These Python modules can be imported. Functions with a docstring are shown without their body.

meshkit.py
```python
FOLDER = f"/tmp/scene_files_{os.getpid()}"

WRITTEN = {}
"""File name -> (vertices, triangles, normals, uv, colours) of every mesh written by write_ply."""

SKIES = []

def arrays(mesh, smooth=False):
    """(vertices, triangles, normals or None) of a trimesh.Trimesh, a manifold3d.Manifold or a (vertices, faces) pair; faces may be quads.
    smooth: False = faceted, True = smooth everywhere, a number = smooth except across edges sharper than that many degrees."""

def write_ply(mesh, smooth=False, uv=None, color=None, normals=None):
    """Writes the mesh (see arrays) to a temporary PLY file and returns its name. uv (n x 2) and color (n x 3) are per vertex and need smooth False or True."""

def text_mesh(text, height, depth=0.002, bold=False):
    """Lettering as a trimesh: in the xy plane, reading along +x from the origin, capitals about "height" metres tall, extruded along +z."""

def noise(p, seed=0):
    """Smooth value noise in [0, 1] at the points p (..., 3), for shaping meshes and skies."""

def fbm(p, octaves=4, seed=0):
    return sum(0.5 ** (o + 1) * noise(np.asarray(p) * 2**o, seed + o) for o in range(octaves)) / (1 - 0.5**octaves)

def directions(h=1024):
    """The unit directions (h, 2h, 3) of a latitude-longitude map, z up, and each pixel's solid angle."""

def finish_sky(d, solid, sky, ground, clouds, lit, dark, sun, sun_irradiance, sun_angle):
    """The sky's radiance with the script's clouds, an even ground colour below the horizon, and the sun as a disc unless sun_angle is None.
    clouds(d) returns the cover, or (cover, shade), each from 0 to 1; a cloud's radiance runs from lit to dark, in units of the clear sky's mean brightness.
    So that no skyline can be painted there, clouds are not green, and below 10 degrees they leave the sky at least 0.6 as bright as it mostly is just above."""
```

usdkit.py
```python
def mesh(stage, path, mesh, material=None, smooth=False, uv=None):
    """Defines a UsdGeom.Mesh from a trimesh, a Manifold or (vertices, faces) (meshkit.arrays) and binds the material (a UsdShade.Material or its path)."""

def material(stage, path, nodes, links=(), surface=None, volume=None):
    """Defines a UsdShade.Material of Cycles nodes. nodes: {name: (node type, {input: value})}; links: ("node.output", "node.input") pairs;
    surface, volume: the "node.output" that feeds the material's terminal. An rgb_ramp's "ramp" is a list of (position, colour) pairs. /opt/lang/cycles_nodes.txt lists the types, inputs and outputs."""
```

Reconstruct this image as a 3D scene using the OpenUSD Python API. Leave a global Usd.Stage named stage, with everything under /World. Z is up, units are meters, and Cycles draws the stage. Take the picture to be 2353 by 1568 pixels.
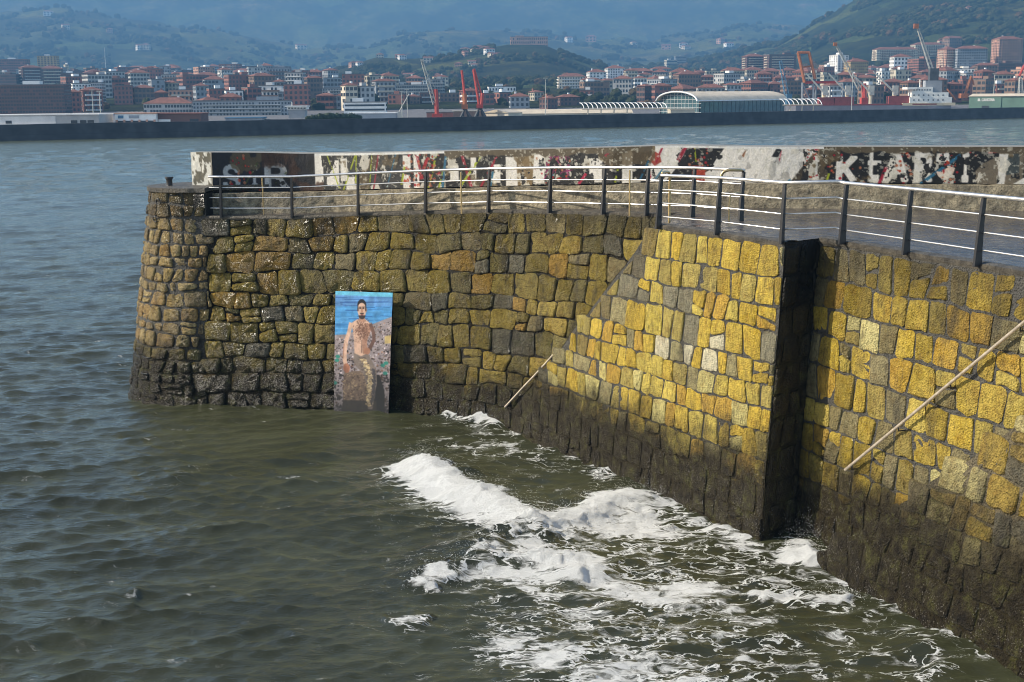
import math, random
import numpy as np
import trimesh
from shapely.geometry import Polygon, box as sbox
from PIL import Image, ImageDraw, ImageFont
import usdkit, meshkit
from meshkit import fbm, noise
from pxr import Usd, UsdGeom, UsdLux, UsdShade, Gf, Sdf, Vt

# ------------------------------------------------------------------ camera, sky, sun, exposure
stage = Usd.Stage.CreateInMemory()
UsdGeom.SetStageUpAxis(stage, UsdGeom.Tokens.z)
UsdGeom.SetStageMetersPerUnit(stage, 1.0)
UsdGeom.Xform.Define(stage, '/World')
UsdGeom.Scope.Define(stage, '/World/Looks')
EYE = np.array([0, 0, 8.45])
FPX, CX, CY = 3000.0, 1176.5, 784.0          # focal length in units of a 2353 x 1568 picture
TILT, ROLL = math.atan((CY - 222) / FPX), math.radians(0.49)
c_f = np.array([0, math.cos(TILT), -math.sin(TILT)])
_r = np.array([1.0, 0, 0]); _u = np.cross(_r, c_f)
c_r = math.cos(ROLL) * _r - math.sin(ROLL) * _u
c_u = math.sin(ROLL) * _r + math.cos(ROLL) * _u
cam = UsdGeom.Camera.Define(stage, '/World/camera')
cam.AddTransformOp().Set(Gf.Matrix4d(*c_r, 0, *c_u, 0, *(-c_f), 0, *EYE, 1))
cam.CreateHorizontalApertureAttr(36.0); cam.CreateVerticalApertureAttr(24.0)
cam.CreateFocalLengthAttr(36.0 * FPX / 2353)
cam.CreateClippingRangeAttr(Gf.Vec2f(0.1, 20000))
cam.CreateExposureAttr(EXPOSURE := 0.6)

SUN_EL, SUN_AZ = math.radians(31), math.atan2(-0.998, -0.02)     # azimuth = atan2(x, y) of the direction to the sun
sun_dir = np.array([math.sin(SUN_AZ) * math.cos(SUN_EL), math.cos(SUN_AZ) * math.cos(SUN_EL), math.sin(SUN_EL)])
dome = UsdLux.DomeLight.Define(stage, '/World/sky')
skymat = usdkit.material(stage, '/World/Looks/sky', {
    'sky': ('sky_texture', dict(sky_type='single_scattering', sun_disc=False, sun_elevation=SUN_EL, sun_rotation=SUN_AZ, air_density=1.0, aerosol_density=1.1, ozone_density=1.6)),
    'bg': ('background_shader', dict(strength=0.13))}, [('sky.color', 'bg.color')], surface='bg.background')
UsdShade.MaterialBindingAPI.Apply(dome.GetPrim()).Bind(skymat)
sun = UsdLux.DistantLight.Define(stage, '/World/sun')
sun.CreateIntensityAttr(1.25); sun.CreateAngleAttr(0.5); sun.CreateNormalizeAttr(True)
sun.CreateColorAttr(Gf.Vec3f(1.0, 0.92, 0.79))
zc = sun_dir; xc = np.cross([0, 0, 1], zc); xc /= np.linalg.norm(xc); yc = np.cross(zc, xc)
sun.AddTransformOp().Set(Gf.Matrix4d(*xc, 0, *yc, 0, *zc, 0, 0, 0, 100, 1))
HAZE_DENSITY = 0.00022

# ------------------------------------------------------------------ helpers
rng = np.random.default_rng(7)
random.seed(7)
_used = set()
def ray(x, y): return c_f + (x - CX) / FPX * c_r - (y - CY) / FPX * c_u
def at(x, y, D): d = ray(x, y); return EYE + d * (D / d[1])
def on_z(x, y, z): d = ray(x, y); return EYE + d * ((z - EYE[2]) / d[2])
def to_px(p):
    q = np.asarray(p, float) - EYE
    return CX + FPX * (q @ c_r) / (q @ c_f), CY - FPX * (q @ c_u) / (q @ c_f)

def unique(parent, name):
    p, k = f'{parent}/{name}', 0
    while p in _used:
        k += 1; p = f'{parent}/{name}_{k:03d}'
    _used.add(p); return p
def tag(prim, label=None, cat=None, group=None, kind=None):
    for k, v in (('label', label), ('category', cat), ('group', group), ('kind', kind)):
        if v: prim.SetCustomDataByKey(k, v)
    return prim
def thing(name, label, cat, loc=(0, 0, 0), rotz=0.0, group=None, kind=None):
    x = UsdGeom.Xform.Define(stage, unique('/World', name))
    x.AddTranslateOp().Set(Gf.Vec3d(*map(float, loc)))
    if rotz: x.AddRotateZOp().Set(math.degrees(rotz))
    return tag(x.GetPrim(), label, cat, group, kind)
def path_of(p): return str(p.GetPath()) if p is not None else '/World'
def obj(name, mesh, mat, parent=None, smooth=False, color=None, label=None, kind=None, cat=None, group=None):
    m = usdkit.mesh(stage, unique(path_of(parent), name), mesh, mat, smooth)
    if color is not None:
        n = len(m.GetPointsAttr().Get())
        col = np.broadcast_to(np.asarray(color, np.float32), (n, 3)) if np.ndim(color) == 1 else np.asarray(color, np.float32)
        UsdGeom.PrimvarsAPI(m).CreatePrimvar('tone', Sdf.ValueTypeNames.Color3fArray, 'vertex').Set(Vt.Vec3fArray.FromNumpy(np.ascontiguousarray(col)))
    return tag(m.GetPrim(), label, cat, group, kind)
def copy_of(src, loc, rotz=0.0, label=None, scale=None):
    was = src.GetCustomData()
    x = UsdGeom.Xform.Define(stage, unique('/World', src.GetName().rstrip('0123456789').rstrip('_')))
    x.GetPrim().GetReferences().AddInternalReference(src.GetPath())
    x.GetPrim().SetInstanceable(True)
    x.ClearXformOpOrder()
    x.AddTranslateOp(opSuffix='at').Set(Gf.Vec3d(*map(float, loc)))
    x.AddRotateZOp(opSuffix='turn').Set(math.degrees(rotz))
    if scale: x.AddScaleOp(opSuffix='size').Set(Gf.Vec3f(*scale))
    return tag(x.GetPrim(), label or was.get('label'), was.get('category'), was.get('group'))

class MB:
    """Collects simple shapes into one mesh."""
    def __init__(s): s.v, s.f, s.n = [], [], 0
    def add(s, v, f):
        v = np.asarray(v, float); f = np.asarray(f, int)
        if f.shape[1] == 4: f = np.vstack([f[:, [0, 1, 2]], f[:, [0, 2, 3]]])
        s.v.append(v); s.f.append(f + s.n); s.n += len(v); return s
    def box(s, c, d, rz=0.0):
        x, y, z = np.array(d) / 2
        v = np.array([(i, j, k) for k in (-z, z) for j in (-y, y) for i in (-x, x)])
        if rz:
            a, b = math.cos(rz), math.sin(rz); v = np.c_[v[:, 0] * a - v[:, 1] * b, v[:, 0] * b + v[:, 1] * a, v[:, 2]]
        return s.add(v + np.array(c), [(0, 2, 3, 1), (4, 5, 7, 6), (0, 1, 5, 4), (2, 6, 7, 3), (0, 4, 6, 2), (1, 3, 7, 5)])
    def tube(s, pts, r, k=8, caps=True):
        pts = np.asarray(pts, float); r = np.broadcast_to(np.asarray(r, float), (len(pts),))
        t = np.gradient(pts, axis=0); t /= np.linalg.norm(t, axis=1, keepdims=True) + 1e-12
        up = np.array([0, 0, 1.0]) if abs(t[0][2]) < .9 else np.array([1.0, 0, 0])
        rings = []
        for p, d, rr in zip(pts, t, r):
            a = np.cross(d, up); a /= np.linalg.norm(a) + 1e-12; b = np.cross(a, d); up = b
            an = np.arange(k) * 2 * np.pi / k
            rings.append(p + rr * (np.cos(an)[:, None] * a + np.sin(an)[:, None] * b))
        v = np.vstack(rings); f = []
        for i in range(len(pts) - 1):
            for j in range(k):
                f.append((i * k + j, i * k + (j + 1) % k, (i + 1) * k + (j + 1) % k, (i + 1) * k + j))
        if caps:
            v = np.vstack([v, pts[:1], pts[-1:]]); a, b = len(v) - 2, len(v) - 1; e = (len(pts) - 1) * k
            for j in range(k):
                f.append((a, (j + 1) % k, j, j)); f.append((b, e + j, e + (j + 1) % k, e + (j + 1) % k))
        f = np.array(f); tri = np.vstack([f[:, [0, 1, 2]], f[:, [0, 2, 3]]])
        tri = tri[(tri[:, 0] != tri[:, 2]) & (tri[:, 1] != tri[:, 2])]
        return s.add(v, tri)
    def mesh(s): return np.vstack(s.v), np.vstack(s.f)

def grid(P):
    """(n, m, 3) points -> mesh"""
    n, m = P.shape[:2]; i = np.arange(n * m).reshape(n, m)
    return P.reshape(-1, 3), np.stack([i[:-1, :-1], i[:-1, 1:], i[1:, 1:], i[1:, :-1]], -1).reshape(-1, 4)
def prism(poly2, z0, z1):
    m = trimesh.creation.extrude_polygon(Polygon(poly2), 1.0, engine='earcut'); v = m.vertices.copy()
    v[:, 2] = np.where(v[:, 2] > .5, z1, z0); return v, m.faces
def sstep(a, b, x): t = np.clip((x - a) / (b - a), 0, 1); return t * t * (3 - 2 * t)
def chaikin(p, n=2):
    p = np.asarray(p, float)
    for _ in range(n):
        q = np.empty((2 * len(p) - 2, p.shape[1])); q[0::2] = .75 * p[:-1] + .25 * p[1:]; q[1::2] = .25 * p[:-1] + .75 * p[1:]
        p = np.vstack([p[:1], q, p[-1:]])
    return p

# ------------------------------------------------------------------ materials
def simple(name, color, rough=0.6, metal=0.0, var=0.25, scale=3.0, spec=0.5, bump=0.0, bscale=20.0):
    n = {'g': ('geometry', {}), 'n': ('noise_texture', dict(scale=scale, detail=6.0, roughness=.6)),
         'r': ('rgb_ramp', dict(ramp=[(0.3, tuple(c * (1 - var) for c in color)), (0.7, tuple(min(1, c * (1 + var)) for c in color))])),
         'p': ('principled_bsdf', dict(roughness=rough, metallic=metal, specular_ior_level=spec))}
    l = [('g.position', 'n.vector'), ('n.fac', 'r.fac'), ('r.color', 'p.base_color')]
    if bump:
        n['bn'] = ('noise_texture', dict(scale=bscale, detail=8.0, roughness=.7)); n['b'] = ('bump', dict(strength=bump, distance=.14))
        l += [('g.position', 'bn.vector'), ('bn.fac', 'b.height'), ('b.normal', 'p.normal')]
    return usdkit.material(stage, '/World/Looks/' + name, n, l, surface='p.BSDF')

def stone_material(name, weed_top, weed_fade, wet=0.5, mortar=None, bump=0.8, stain=0.55, moss=0.3, top_dark=0.0, grain=(14., 14., 14.)):
    """Stone (colour from the mesh's tone) with grain, wet patches, dark stains, and a weed-covered tidal band."""
    n = {
        'g': ('geometry', {}), 'xyz': ('separate_xyz', {}),
        'grain': ('noise_texture', dict(scale=9.0, detail=8.0, roughness=.7)),
        'gr': ('rgb_ramp', dict(ramp=[(.3, (.5, .5, .5)), (.5, (.95, .95, .95)), (.72, (1.25, 1.22, 1.15))])),
        'm1': ('mix_color', dict(blend_type='multiply', fac=.9, use_clamp=False)),
        'stm': ('mapping', dict(scale=(1.3, 1.3, .45))), 'stn': ('noise_texture', dict(scale=1.6, detail=7.0, roughness=.68)),
        'str': ('map_range', dict(range_type='smoothstep', from_min=.50, from_max=.68, to_min=0.0, to_max=stain, clamp=True)),
        'm2': ('mix_color', dict(blend_type='mix', b=(.045, .040, .030))),
        'mon': ('noise_texture', dict(scale=2.3, detail=6.0, roughness=.7)),
        'mor': ('map_range', dict(range_type='smoothstep', from_min=.56, from_max=.72, to_min=0.0, to_max=moss, clamp=True)),
        'm3': ('mix_color', dict(blend_type='mix', b=(.075, .085, .018))),
        # tidal band
        'wn': ('noise_texture', dict(scale=.75, detail=8.0, roughness=.72)),
        'wz': ('math', dict(math_type='multiply_add', value2=-3.4)),
        'wm': ('map_range', dict(range_type='smoothstep', from_min=weed_top - 1.7 + weed_fade, from_max=weed_top - 1.7, to_min=0.0, to_max=1.0, clamp=True)),
        'wcn': ('noise_texture', dict(scale=4.0, detail=10.0, roughness=.8)),
        'wc': ('rgb_ramp', dict(ramp=[(.30, (.006, .004, .002)), (.43, (.018, .013, .006)), (.53, (.034, .026, .011)), (.60, (.060, .058, .016)), (.70, (.14, .11, .045))])),
        'm4': ('mix_color', dict(blend_type='mix')),
        # barnacles
        'bv': ('voronoi_texture', dict(scale=26.0)),
        'bt': ('math', dict(math_type='less_than', value2=.22)),
        'bz': ('map_range', dict(range_type='smoothstep', from_min=1.5, from_max=.3, to_min=0.0, to_max=1.0, clamp=True)),
        'bn': ('noise_texture', dict(scale=3.1, detail=3.0)), 'bq': ('math', dict(math_type='greater_than', value2=.52)),
        'b1': ('math', dict(math_type='multiply')), 'b2': ('math', dict(math_type='multiply')),
        'm5': ('mix_color', dict(blend_type='mix', b=(.24, .22, .19))),
        # wetness
        'wet': ('noise_texture', dict(scale=1.1, detail=5.0, roughness=.7)),
        'rr': ('map_range', dict(range_type='smoothstep', from_min=.62 - .25 * wet, from_max=.70 - .18 * wet, to_min=.66, to_max=.15, clamp=True)),
        'bmm': ('mapping', dict(scale=grain)), 'bmp': ('noise_texture', dict(scale=1.0, detail=9.0, roughness=.72)),
        'bv2': ('voronoi_texture', dict(scale=30.0)), 'bs': ('math', dict(math_type='multiply_add', value2=.45)),
        'tz': ('math', dict(math_type='multiply_add', value2=2.2)), 'tr': ('map_range', dict(range_type='smoothstep', from_min=5.75, from_max=6.6, to_min=0.0, to_max=top_dark, clamp=True)), 'm6': ('mix_color', dict(blend_type='mix', b=(.030, .025, .014))),
        'rw': ('mix_float', dict(b=.30)), 'von': ('noise_texture', dict(scale=3.4, detail=7.0, roughness=.7)), 'vor': ('map_range', dict(range_type='smoothstep', from_min=.48, from_max=.66, to_min=0.0, to_max=.55 if mortar is None else .15, clamp=True)), 'm8': ('mix_color', dict(blend_type='multiply', b=(.62, .50, .38))),
        'pit': ('rgb_ramp', dict(ramp=[(.34, (.34, .31, .28)), (.46, (1.0, 1.0, 1.0)), (.62, (1.22, 1.2, 1.15))])), 'm7': ('mix_color', dict(blend_type='multiply', fac=.85, use_clamp=False)),
        'b': ('bump', dict(strength=bump, distance=.11)),
        'p': ('principled_bsdf', dict(specular_ior_level=.32)),
    }
    if mortar is None: n['tone'] = ('attribute', dict(attribute='tone'))
    else: n['tone'] = ('color', dict(value=mortar))
    P = 'g.position'
    l = [('g.position', 'xyz.vector')] + [(P, f'{k}.vector') for k in ('grain', 'mon', 'wn', 'wcn', 'bv', 'bn', 'wet', 'bmm', 'bv2', 'stm')]
    l += [('bmm.vector', 'bmp.vector'), ('stn.fac', 'tz.value1'), ('xyz.z', 'tz.value3'), ('tz.value', 'tr.value'), ('tr.result', 'm6.fac')]
    l += [('stm.vector', 'stn.vector'), ('grain.fac', 'gr.fac'), ('gr.color', 'm1.b'),
          ('stn.fac', 'str.value'), ('str.result', 'm2.fac'), ('bmp.fac', 'pit.fac'), ('m1.result', 'm7.a'), ('pit.color', 'm7.b'), ('m7.result', 'm2.a'),
          ('mon.fac', 'mor.value'), ('mor.result', 'm3.fac'), ('m2.result', 'm3.a'),
          ('wn.fac', 'wz.value1'), ('xyz.z', 'wz.value3'), ('wz.value', 'wm.value'), ('wcn.fac', 'wc.fac'),
          ('m3.result', 'm6.a'), ('wm.result', 'm4.fac'), ('m6.result', 'm4.a'), ('wc.color', 'm4.b'),
          ('bv.distance', 'bt.value1'), ('xyz.z', 'bz.value'), ('bn.fac', 'bq.value1'), ('bt.value', 'b1.value1'), ('bz.result', 'b1.value2'),
          ('b1.value', 'b2.value1'), ('bq.value', 'b2.value2'), ('b2.value', 'm5.fac'), ('m4.result', 'm5.a'), ('m5.result', 'p.base_color'),
          ('wet.fac', 'rr.value'), ('rr.result', 'rw.a'), ('wm.result', 'rw.fac'), ('rw.result', 'p.roughness'), ('von.fac', 'vor.value'), ('vor.result', 'm8.fac'), ('m8.result', 'm1.a'), ('tone.color', 'm8.a'), ('g.position', 'von.vector'),
          ('bv2.distance', 'bs.value1'), ('bmp.fac', 'bs.value3'), ('bs.value', 'b.height'), ('b.normal', 'p.normal')]
    return usdkit.material(stage, '/World/Looks/' + name, n, l, surface='p.BSDF')

M = {}
M['stone_pier'] = stone_material('stone_pier', .95, 1.1, wet=.9, bump=1.0, stain=.75, moss=.35, top_dark=.7)
M['stone_yellow'] = stone_material('stone_yellow', 1.05, 1.3, wet=.3, bump=.9, stain=.5, moss=.25, grain=(26., 26., 5.))
M['stone_damp'] = stone_material('stone_damp', 3.0, 2.0, wet=.7, bump=.8, stain=.7, moss=.3)  # recess shade painted in: dark weed colour carried high up the face
M['mortar_damp'] = stone_material('mortar_damp', 3.0, 2.0, wet=.5, mortar=(.006, .005, .004), bump=.8)  # near-black base colour, the recess shade painted into the mortar
M['mortar_stair'] = stone_material('mortar_stair', 1.15, 1.5, wet=.5, mortar=(.17, .14, .085), bump=1.0, stain=.8, moss=.3)
M['stone_quay'] = stone_material('stone_quay', 1.05, 1.5, wet=.7, bump=.9, stain=.6, moss=.3, top_dark=.45, grain=(24., 24., 6.))
M['stone_stair'] = stone_material('stone_stair', 1.15, 1.5, wet=.6, bump=1.0, stain=.7, moss=.3)
M['mortar_dark'] = stone_material('mortar_dark', .95, 1.1, wet=.5, mortar=(.018, .015, .009), bump=1.0)
M['mortar_grey'] = stone_material('mortar_grey', 1.0, 1.3, wet=.3, mortar=(.095, .09, .078), bump=1.0, stain=.5, moss=.15)
M['concrete_grey'] = stone_material('concrete_grey', 1.6, 1.2, wet=.3, mortar=(.12, .115, .105), bump=1.0, stain=.5, moss=.1)
M['rough_concrete'] = simple('rough_concrete', (.30, .25, .16), .6, var=.7, scale=5, bump=1.0, bscale=11)
M['coping'] = simple('coping', (.10, .085, .06), .5, var=.6, scale=5, bump=1.0, bscale=18)
M['deck'] = usdkit.material(stage, '/World/Looks/deck', {
    'g': ('geometry', {}), 'n': ('noise_texture', dict(scale=.9, detail=8.0, roughness=.7)),
    'r': ('rgb_ramp', dict(ramp=[(.3, (.03, .025, .022)), (.7, (.085, .072, .06))])),
    'rr': ('map_range', dict(range_type='smoothstep', from_min=.38, from_max=.62, to_min=.10, to_max=.45, clamp=True)),
    'n2': ('noise_texture', dict(scale=6.0, detail=8.0, roughness=.7)), 'b': ('bump', dict(strength=.35, distance=.02)),
    'p': ('principled_bsdf', {})},
    [('g.position', 'n.vector'), ('g.position', 'n2.vector'), ('n.fac', 'r.fac'), ('r.color', 'p.base_color'), ('n2.fac', 'rr.value'), ('rr.result', 'p.roughness'),
     ('n2.fac', 'b.height'), ('b.normal', 'p.normal')], surface='p.BSDF')
M['steel'] = simple('steel', (.74, .71, .66), .40, 1.0, var=.12, scale=12)
M['black_iron'] = simple('black_iron', (.014, .013, .013), .45, 0.0, var=.4, scale=10)
M['brass'] = simple('brass', (.50, .38, .20), .35, .9, var=.2, scale=10)
M['weathered_pipe'] = simple('weathered_pipe', (.50, .42, .32), .4, .55, var=.3, scale=9)
def toned(name, rough, var=.3, scale=12.0, bump=.3, bscale=30.0, spec=.5):
    return usdkit.material(stage, '/World/Looks/' + name, {
        'g': ('geometry', {}), 'tone': ('attribute', dict(attribute='tone')), 'n': ('noise_texture', dict(scale=scale, detail=8.0, roughness=.7)),
        'r': ('rgb_ramp', dict(ramp=[(.3, (1 - var,) * 3), (.7, (1 + var * .5,) * 3)])), 'm': ('mix_color', dict(blend_type='multiply', fac=1.0, use_clamp=False)),
        'bn': ('noise_texture', dict(scale=bscale, detail=6.0)), 'b': ('bump', dict(strength=bump, distance=.02)), 'p': ('principled_bsdf', dict(roughness=rough, specular_ior_level=spec))},
        [('g.position', 'n.vector'), ('g.position', 'bn.vector'), ('n.fac', 'r.fac'), ('tone.color', 'm.a'), ('r.color', 'm.b'), ('m.result', 'p.base_color'),
         ('bn.fac', 'b.height'), ('b.normal', 'p.normal')], surface='p.BSDF')
M['paint'] = toned('paint', .5, .25, 20, .35, 26)
M['print'] = toned('print', .38, .12, 40, .05, 30)

# ------------------------------------------------------------------ pier plan
def z_deck(x): return 5.73 - 0.05 * np.clip(4 - np.asarray(x, float), 0, 10)
class Wall:
    """A battered wall that follows a plan line (its top outer edge); W(u, z, h) is the point at run u, height z, h proud of the face."""
    def __init__(s, pts, batter, ztop=z_deck, out=-1):
        pts = np.asarray(pts, float); d = np.r_[0, np.cumsum(np.linalg.norm(np.diff(pts, axis=0), axis=1))]
        s.L = d[-1]; s.u = np.linspace(0, s.L, max(8, int(s.L / .15)))
        s.p = np.stack([np.interp(s.u, d, pts[:, k]) for k in (0, 1)], 1)
        t = np.gradient(s.p, axis=0); t /= np.linalg.norm(t, axis=1, keepdims=True)
        n = np.stack([-t[:, 1], t[:, 0]], 1) * (-out)
        if len(pts) > 3:
            k = np.ones(5) / 5; n = np.stack([np.convolve(np.pad(n[:, i], 2, 'edge'), k, 'valid') for i in (0, 1)], 1)
        s.n = n / np.linalg.norm(n, axis=1, keepdims=True); s.b, s.zt = batter, ztop
    def P(s, u): return np.stack([np.interp(u, s.u, s.p[:, k]) for k in (0, 1)], -1)
    def N(s, u):
        n = np.stack([np.interp(u, s.u, s.n[:, k]) for k in (0, 1)], -1); return n / np.linalg.norm(n, axis=-1, keepdims=True)
    def top(s, u): return s.zt(s.P(u)[..., 0])
    def W(s, u, z, h):
        u, z, h = np.broadcast_arrays(*map(lambda a: np.asarray(a, float), (u, z, h)))
        q = s.P(u) + s.N(u) * (s.b * (s.top(u) - z) + h)[..., None]
        return np.concatenate([q, z[..., None]], -1)

def lay_stones(L, z0, z1, ch, wid, seed, wob=.05, gap=.04, rnd=.05, split=.15, tilt=.05, region=None):
    """Coursed rubble: polygons in (u, z)."""
    r = np.random.default_rng(seed); zs = [z0]
    while zs[-1] < z1 - ch[0] * .7: zs.append(zs[-1] + r.uniform(*ch))
    zs = np.array(zs); zs = z0 + (zs - z0) * (z1 - z0) / (zs[-1] - z0); out = []
    def edge(k, u):
        if k in (0,): return np.full_like(u, zs[k])
        a = 0.35 if k == len(zs) - 1 else 1
        return zs[k] + a * wob * (2 * fbm(np.stack([u * .9, 0 * u + k * 7.3, 0 * u], -1), 3, seed) - 1) * 1.6
    for k in range(len(zs) - 1):
        hgt = zs[k + 1] - zs[k]; u = r.uniform(-wid[1], 0)
        lean0 = r.normal(0, tilt)
        while u < L:
            w = r.uniform(*wid) * (1.0 + .35 * (r.random() < .12)) * (0.6 + .4 * hgt / np.mean(ch)); lean1 = r.normal(0, tilt)
            ub = np.linspace(u - lean0, u + w - lean1, 5); ut = np.linspace(u + lean0, u + w + lean1, 5)
            zb = edge(k, ub); zt = edge(k + 1, ut)
            rings = [(ub, zb, ut, zt)]
            if r.random() < split and hgt > .3:
                f = r.uniform(.38, .62); zm = zb + (zt - zb) * (f + np.linspace(-.08, .08, 5) * r.choice([-1, 1])); um = ub + (ut - ub) * f
                rings = [(ub, zb, um, zm), (um, zm, ut, zt)]
            for a, b, c, d in rings:
                pts = np.r_[np.c_[a, b], np.c_[c, d][::-1]]
                pts = pts + r.normal(0, .016, pts.shape)
                p = Polygon(pts)
                if not p.is_valid: p = p.buffer(0)
                g = gap * r.uniform(.6, 1.3)
                p = p.intersection(sbox(0.0, -2, L, 99))
                if region is not None: p = p.intersection(region)
                if p.is_empty: continue
                rr = rnd * r.uniform(.5, 1.5)
                p = p.buffer(-g / 2 - rr, 2).buffer(rr, 3).simplify(.008)
                for q in getattr(p, 'geoms', [p]):
                    if not q.is_empty and q.geom_type == 'Polygon' and q.area > .012: out.append(q)
            u += w; lean0 = lean1
    return out

def stone_mesh(wall, poly, r, proud=(.03, .07), dome=.03, rough=.02, N=16):
    e = poly.exterior; d = np.linspace(0, e.length, N, endpoint=False) + r.uniform(0, e.length / N)
    o = np.array([e.interpolate(t % e.length).coords[0] for t in d]); c = o.mean(0)
    base = r.uniform(*proud); sl = r.normal(0, .02, 2)
    rings, hs = [o, o, c + (o - c) * .86, c + (o - c) * .48], [-.05, base * .45, base, base + dome]
    V = []
    for ring, h in zip(rings, hs):
        q = ring + (0 if h < 0 else r.normal(0, .004, ring.shape))
        hh = h + ((q - c) @ sl if h > 0 else 0) + (r.normal(0, rough, len(q)) if h > base * .9 else 0)
        V.append(np.c_[q, np.broadcast_to(hh, len(q))])
    V.append(np.r_[c, base + dome + r.normal(0, rough)][None])
    V = np.vstack(V); F = []
    for k in range(3):
        for j in range(N):
            a, b = k * N + j, k * N + (j + 1) % N; F += [(a, b, b + N), (a, b + N, a + N)]
    m = 4 * N
    for j in range(N): F.append((3 * N + j, 3 * N + (j + 1) % N, m))
    X = wall.W(V[:, 0], V[:, 1], V[:, 2]); F = np.array(F)
    if stone_mesh.flip is None: pass
    return X, F
stone_mesh.flip = None
def fix_winding(X, F, nrm):
    c = np.cross(X[F[:, 1]] - X[F[:, 0]], X[F[:, 2]] - X[F[:, 0]]).sum(0)
    return F if c @ nrm > 0 else F[:, ::-1]

def build_stones(parent, wall, polys, mat, tone, seed, smooth, **kw):
    r = np.random.default_rng(seed); items = []
    for p in polys:
        c = p.centroid; X, F = stone_mesh(wall, p, r, **kw)
        n2 = wall.N(np.array(c.x)); F = fix_winding(X, F, np.r_[n2, .1])
        view = EYE - X.mean(0)
        size = p.area * max(0.02, (np.r_[n2, wall.b] @ view)) / np.linalg.norm(view) ** 3
        px = to_px(X.mean(0)); inside = -60 < px[0] < 2420 and px[1] < 1640
        items.append((size if inside else size * 1e-3, X, F, np.array(tone(c.x, c.y, r))))
    items.sort(key=lambda t: -t[0])
    for _, X, F, col in items[:300]: obj('stone', (X, F), mat, parent, smooth, col)
    rest = items[300:]
    if rest:
        mb = MB(); cols = []
        for _, X, F, col in rest: mb.add(X, F); cols.append(np.tile(col, (len(X), 1)))
        obj('more_stones', mb.mesh(), mat, parent, True if smooth else False, np.vstack(cols) , kind='stuff')
    return len(items)
def backing(wall, z0, h, du=.2, zn=24, u0=0.0, u1=None, ztop=None, rough=.02):
    us = np.arange(u0, (wall.L if u1 is None else u1) + du * .5, du); us[-1] = wall.L if u1 is None else u1
    zt = wall.top(us) if ztop is None else ztop(us)
    T = np.linspace(0, 1, zn)[:, None]; Z = z0 + (zt[None] - z0) * T; U = np.broadcast_to(us, Z.shape)
    H = h + rough * (2 * fbm(np.stack([U * 3, Z * 3, 0 * Z], -1), 3, 5) - 1)
    X = wall.W(U, Z, H); v, f = grid(X); f4 = np.vstack([f[:, [0, 1, 2]], f[:, [0, 2, 3]]])
    return v, fix_winding(v, f4, np.r_[wall.N(np.array(us.mean())), .2])

# --- the pier wall (with the picture board on it) and its rounded head
arc = [(-8.95 + 1.5 * math.cos(math.radians(a)), 37.85 + 1.5 * math.sin(math.radians(a))) for a in range(-80, -256, -12)]
pier_line = [(5.3, 28.35), (4.15, 29.75), (3.2, 30.85), (2.25, 31.85), (1.0, 33.2), (-.6, 34.4), (-2.3, 35.25), (-4.15, 35.85), (-6.0, 36.15), (-7.8, 36.3)] + arc
pier_line = chaikin(pier_line, 1)
def z_pier(x): return np.where(np.asarray(x) < -7.9, 6.02, np.where(np.asarray(x) < -7.85, 5.6, z_deck(x)))
def z_pier_top(x):
    return z_deck(x)
PW = Wall(pier_line, .15, z_deck)
_head_u = float(np.interp(0, [0, 1], [0, 0]))
ix = np.argmin(np.abs(PW.p[:, 0] + 8.5) + 10 * (np.arange(len(PW.p)) > len(PW.p) * .8)); U_HEAD = PW.u[ix]
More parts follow.
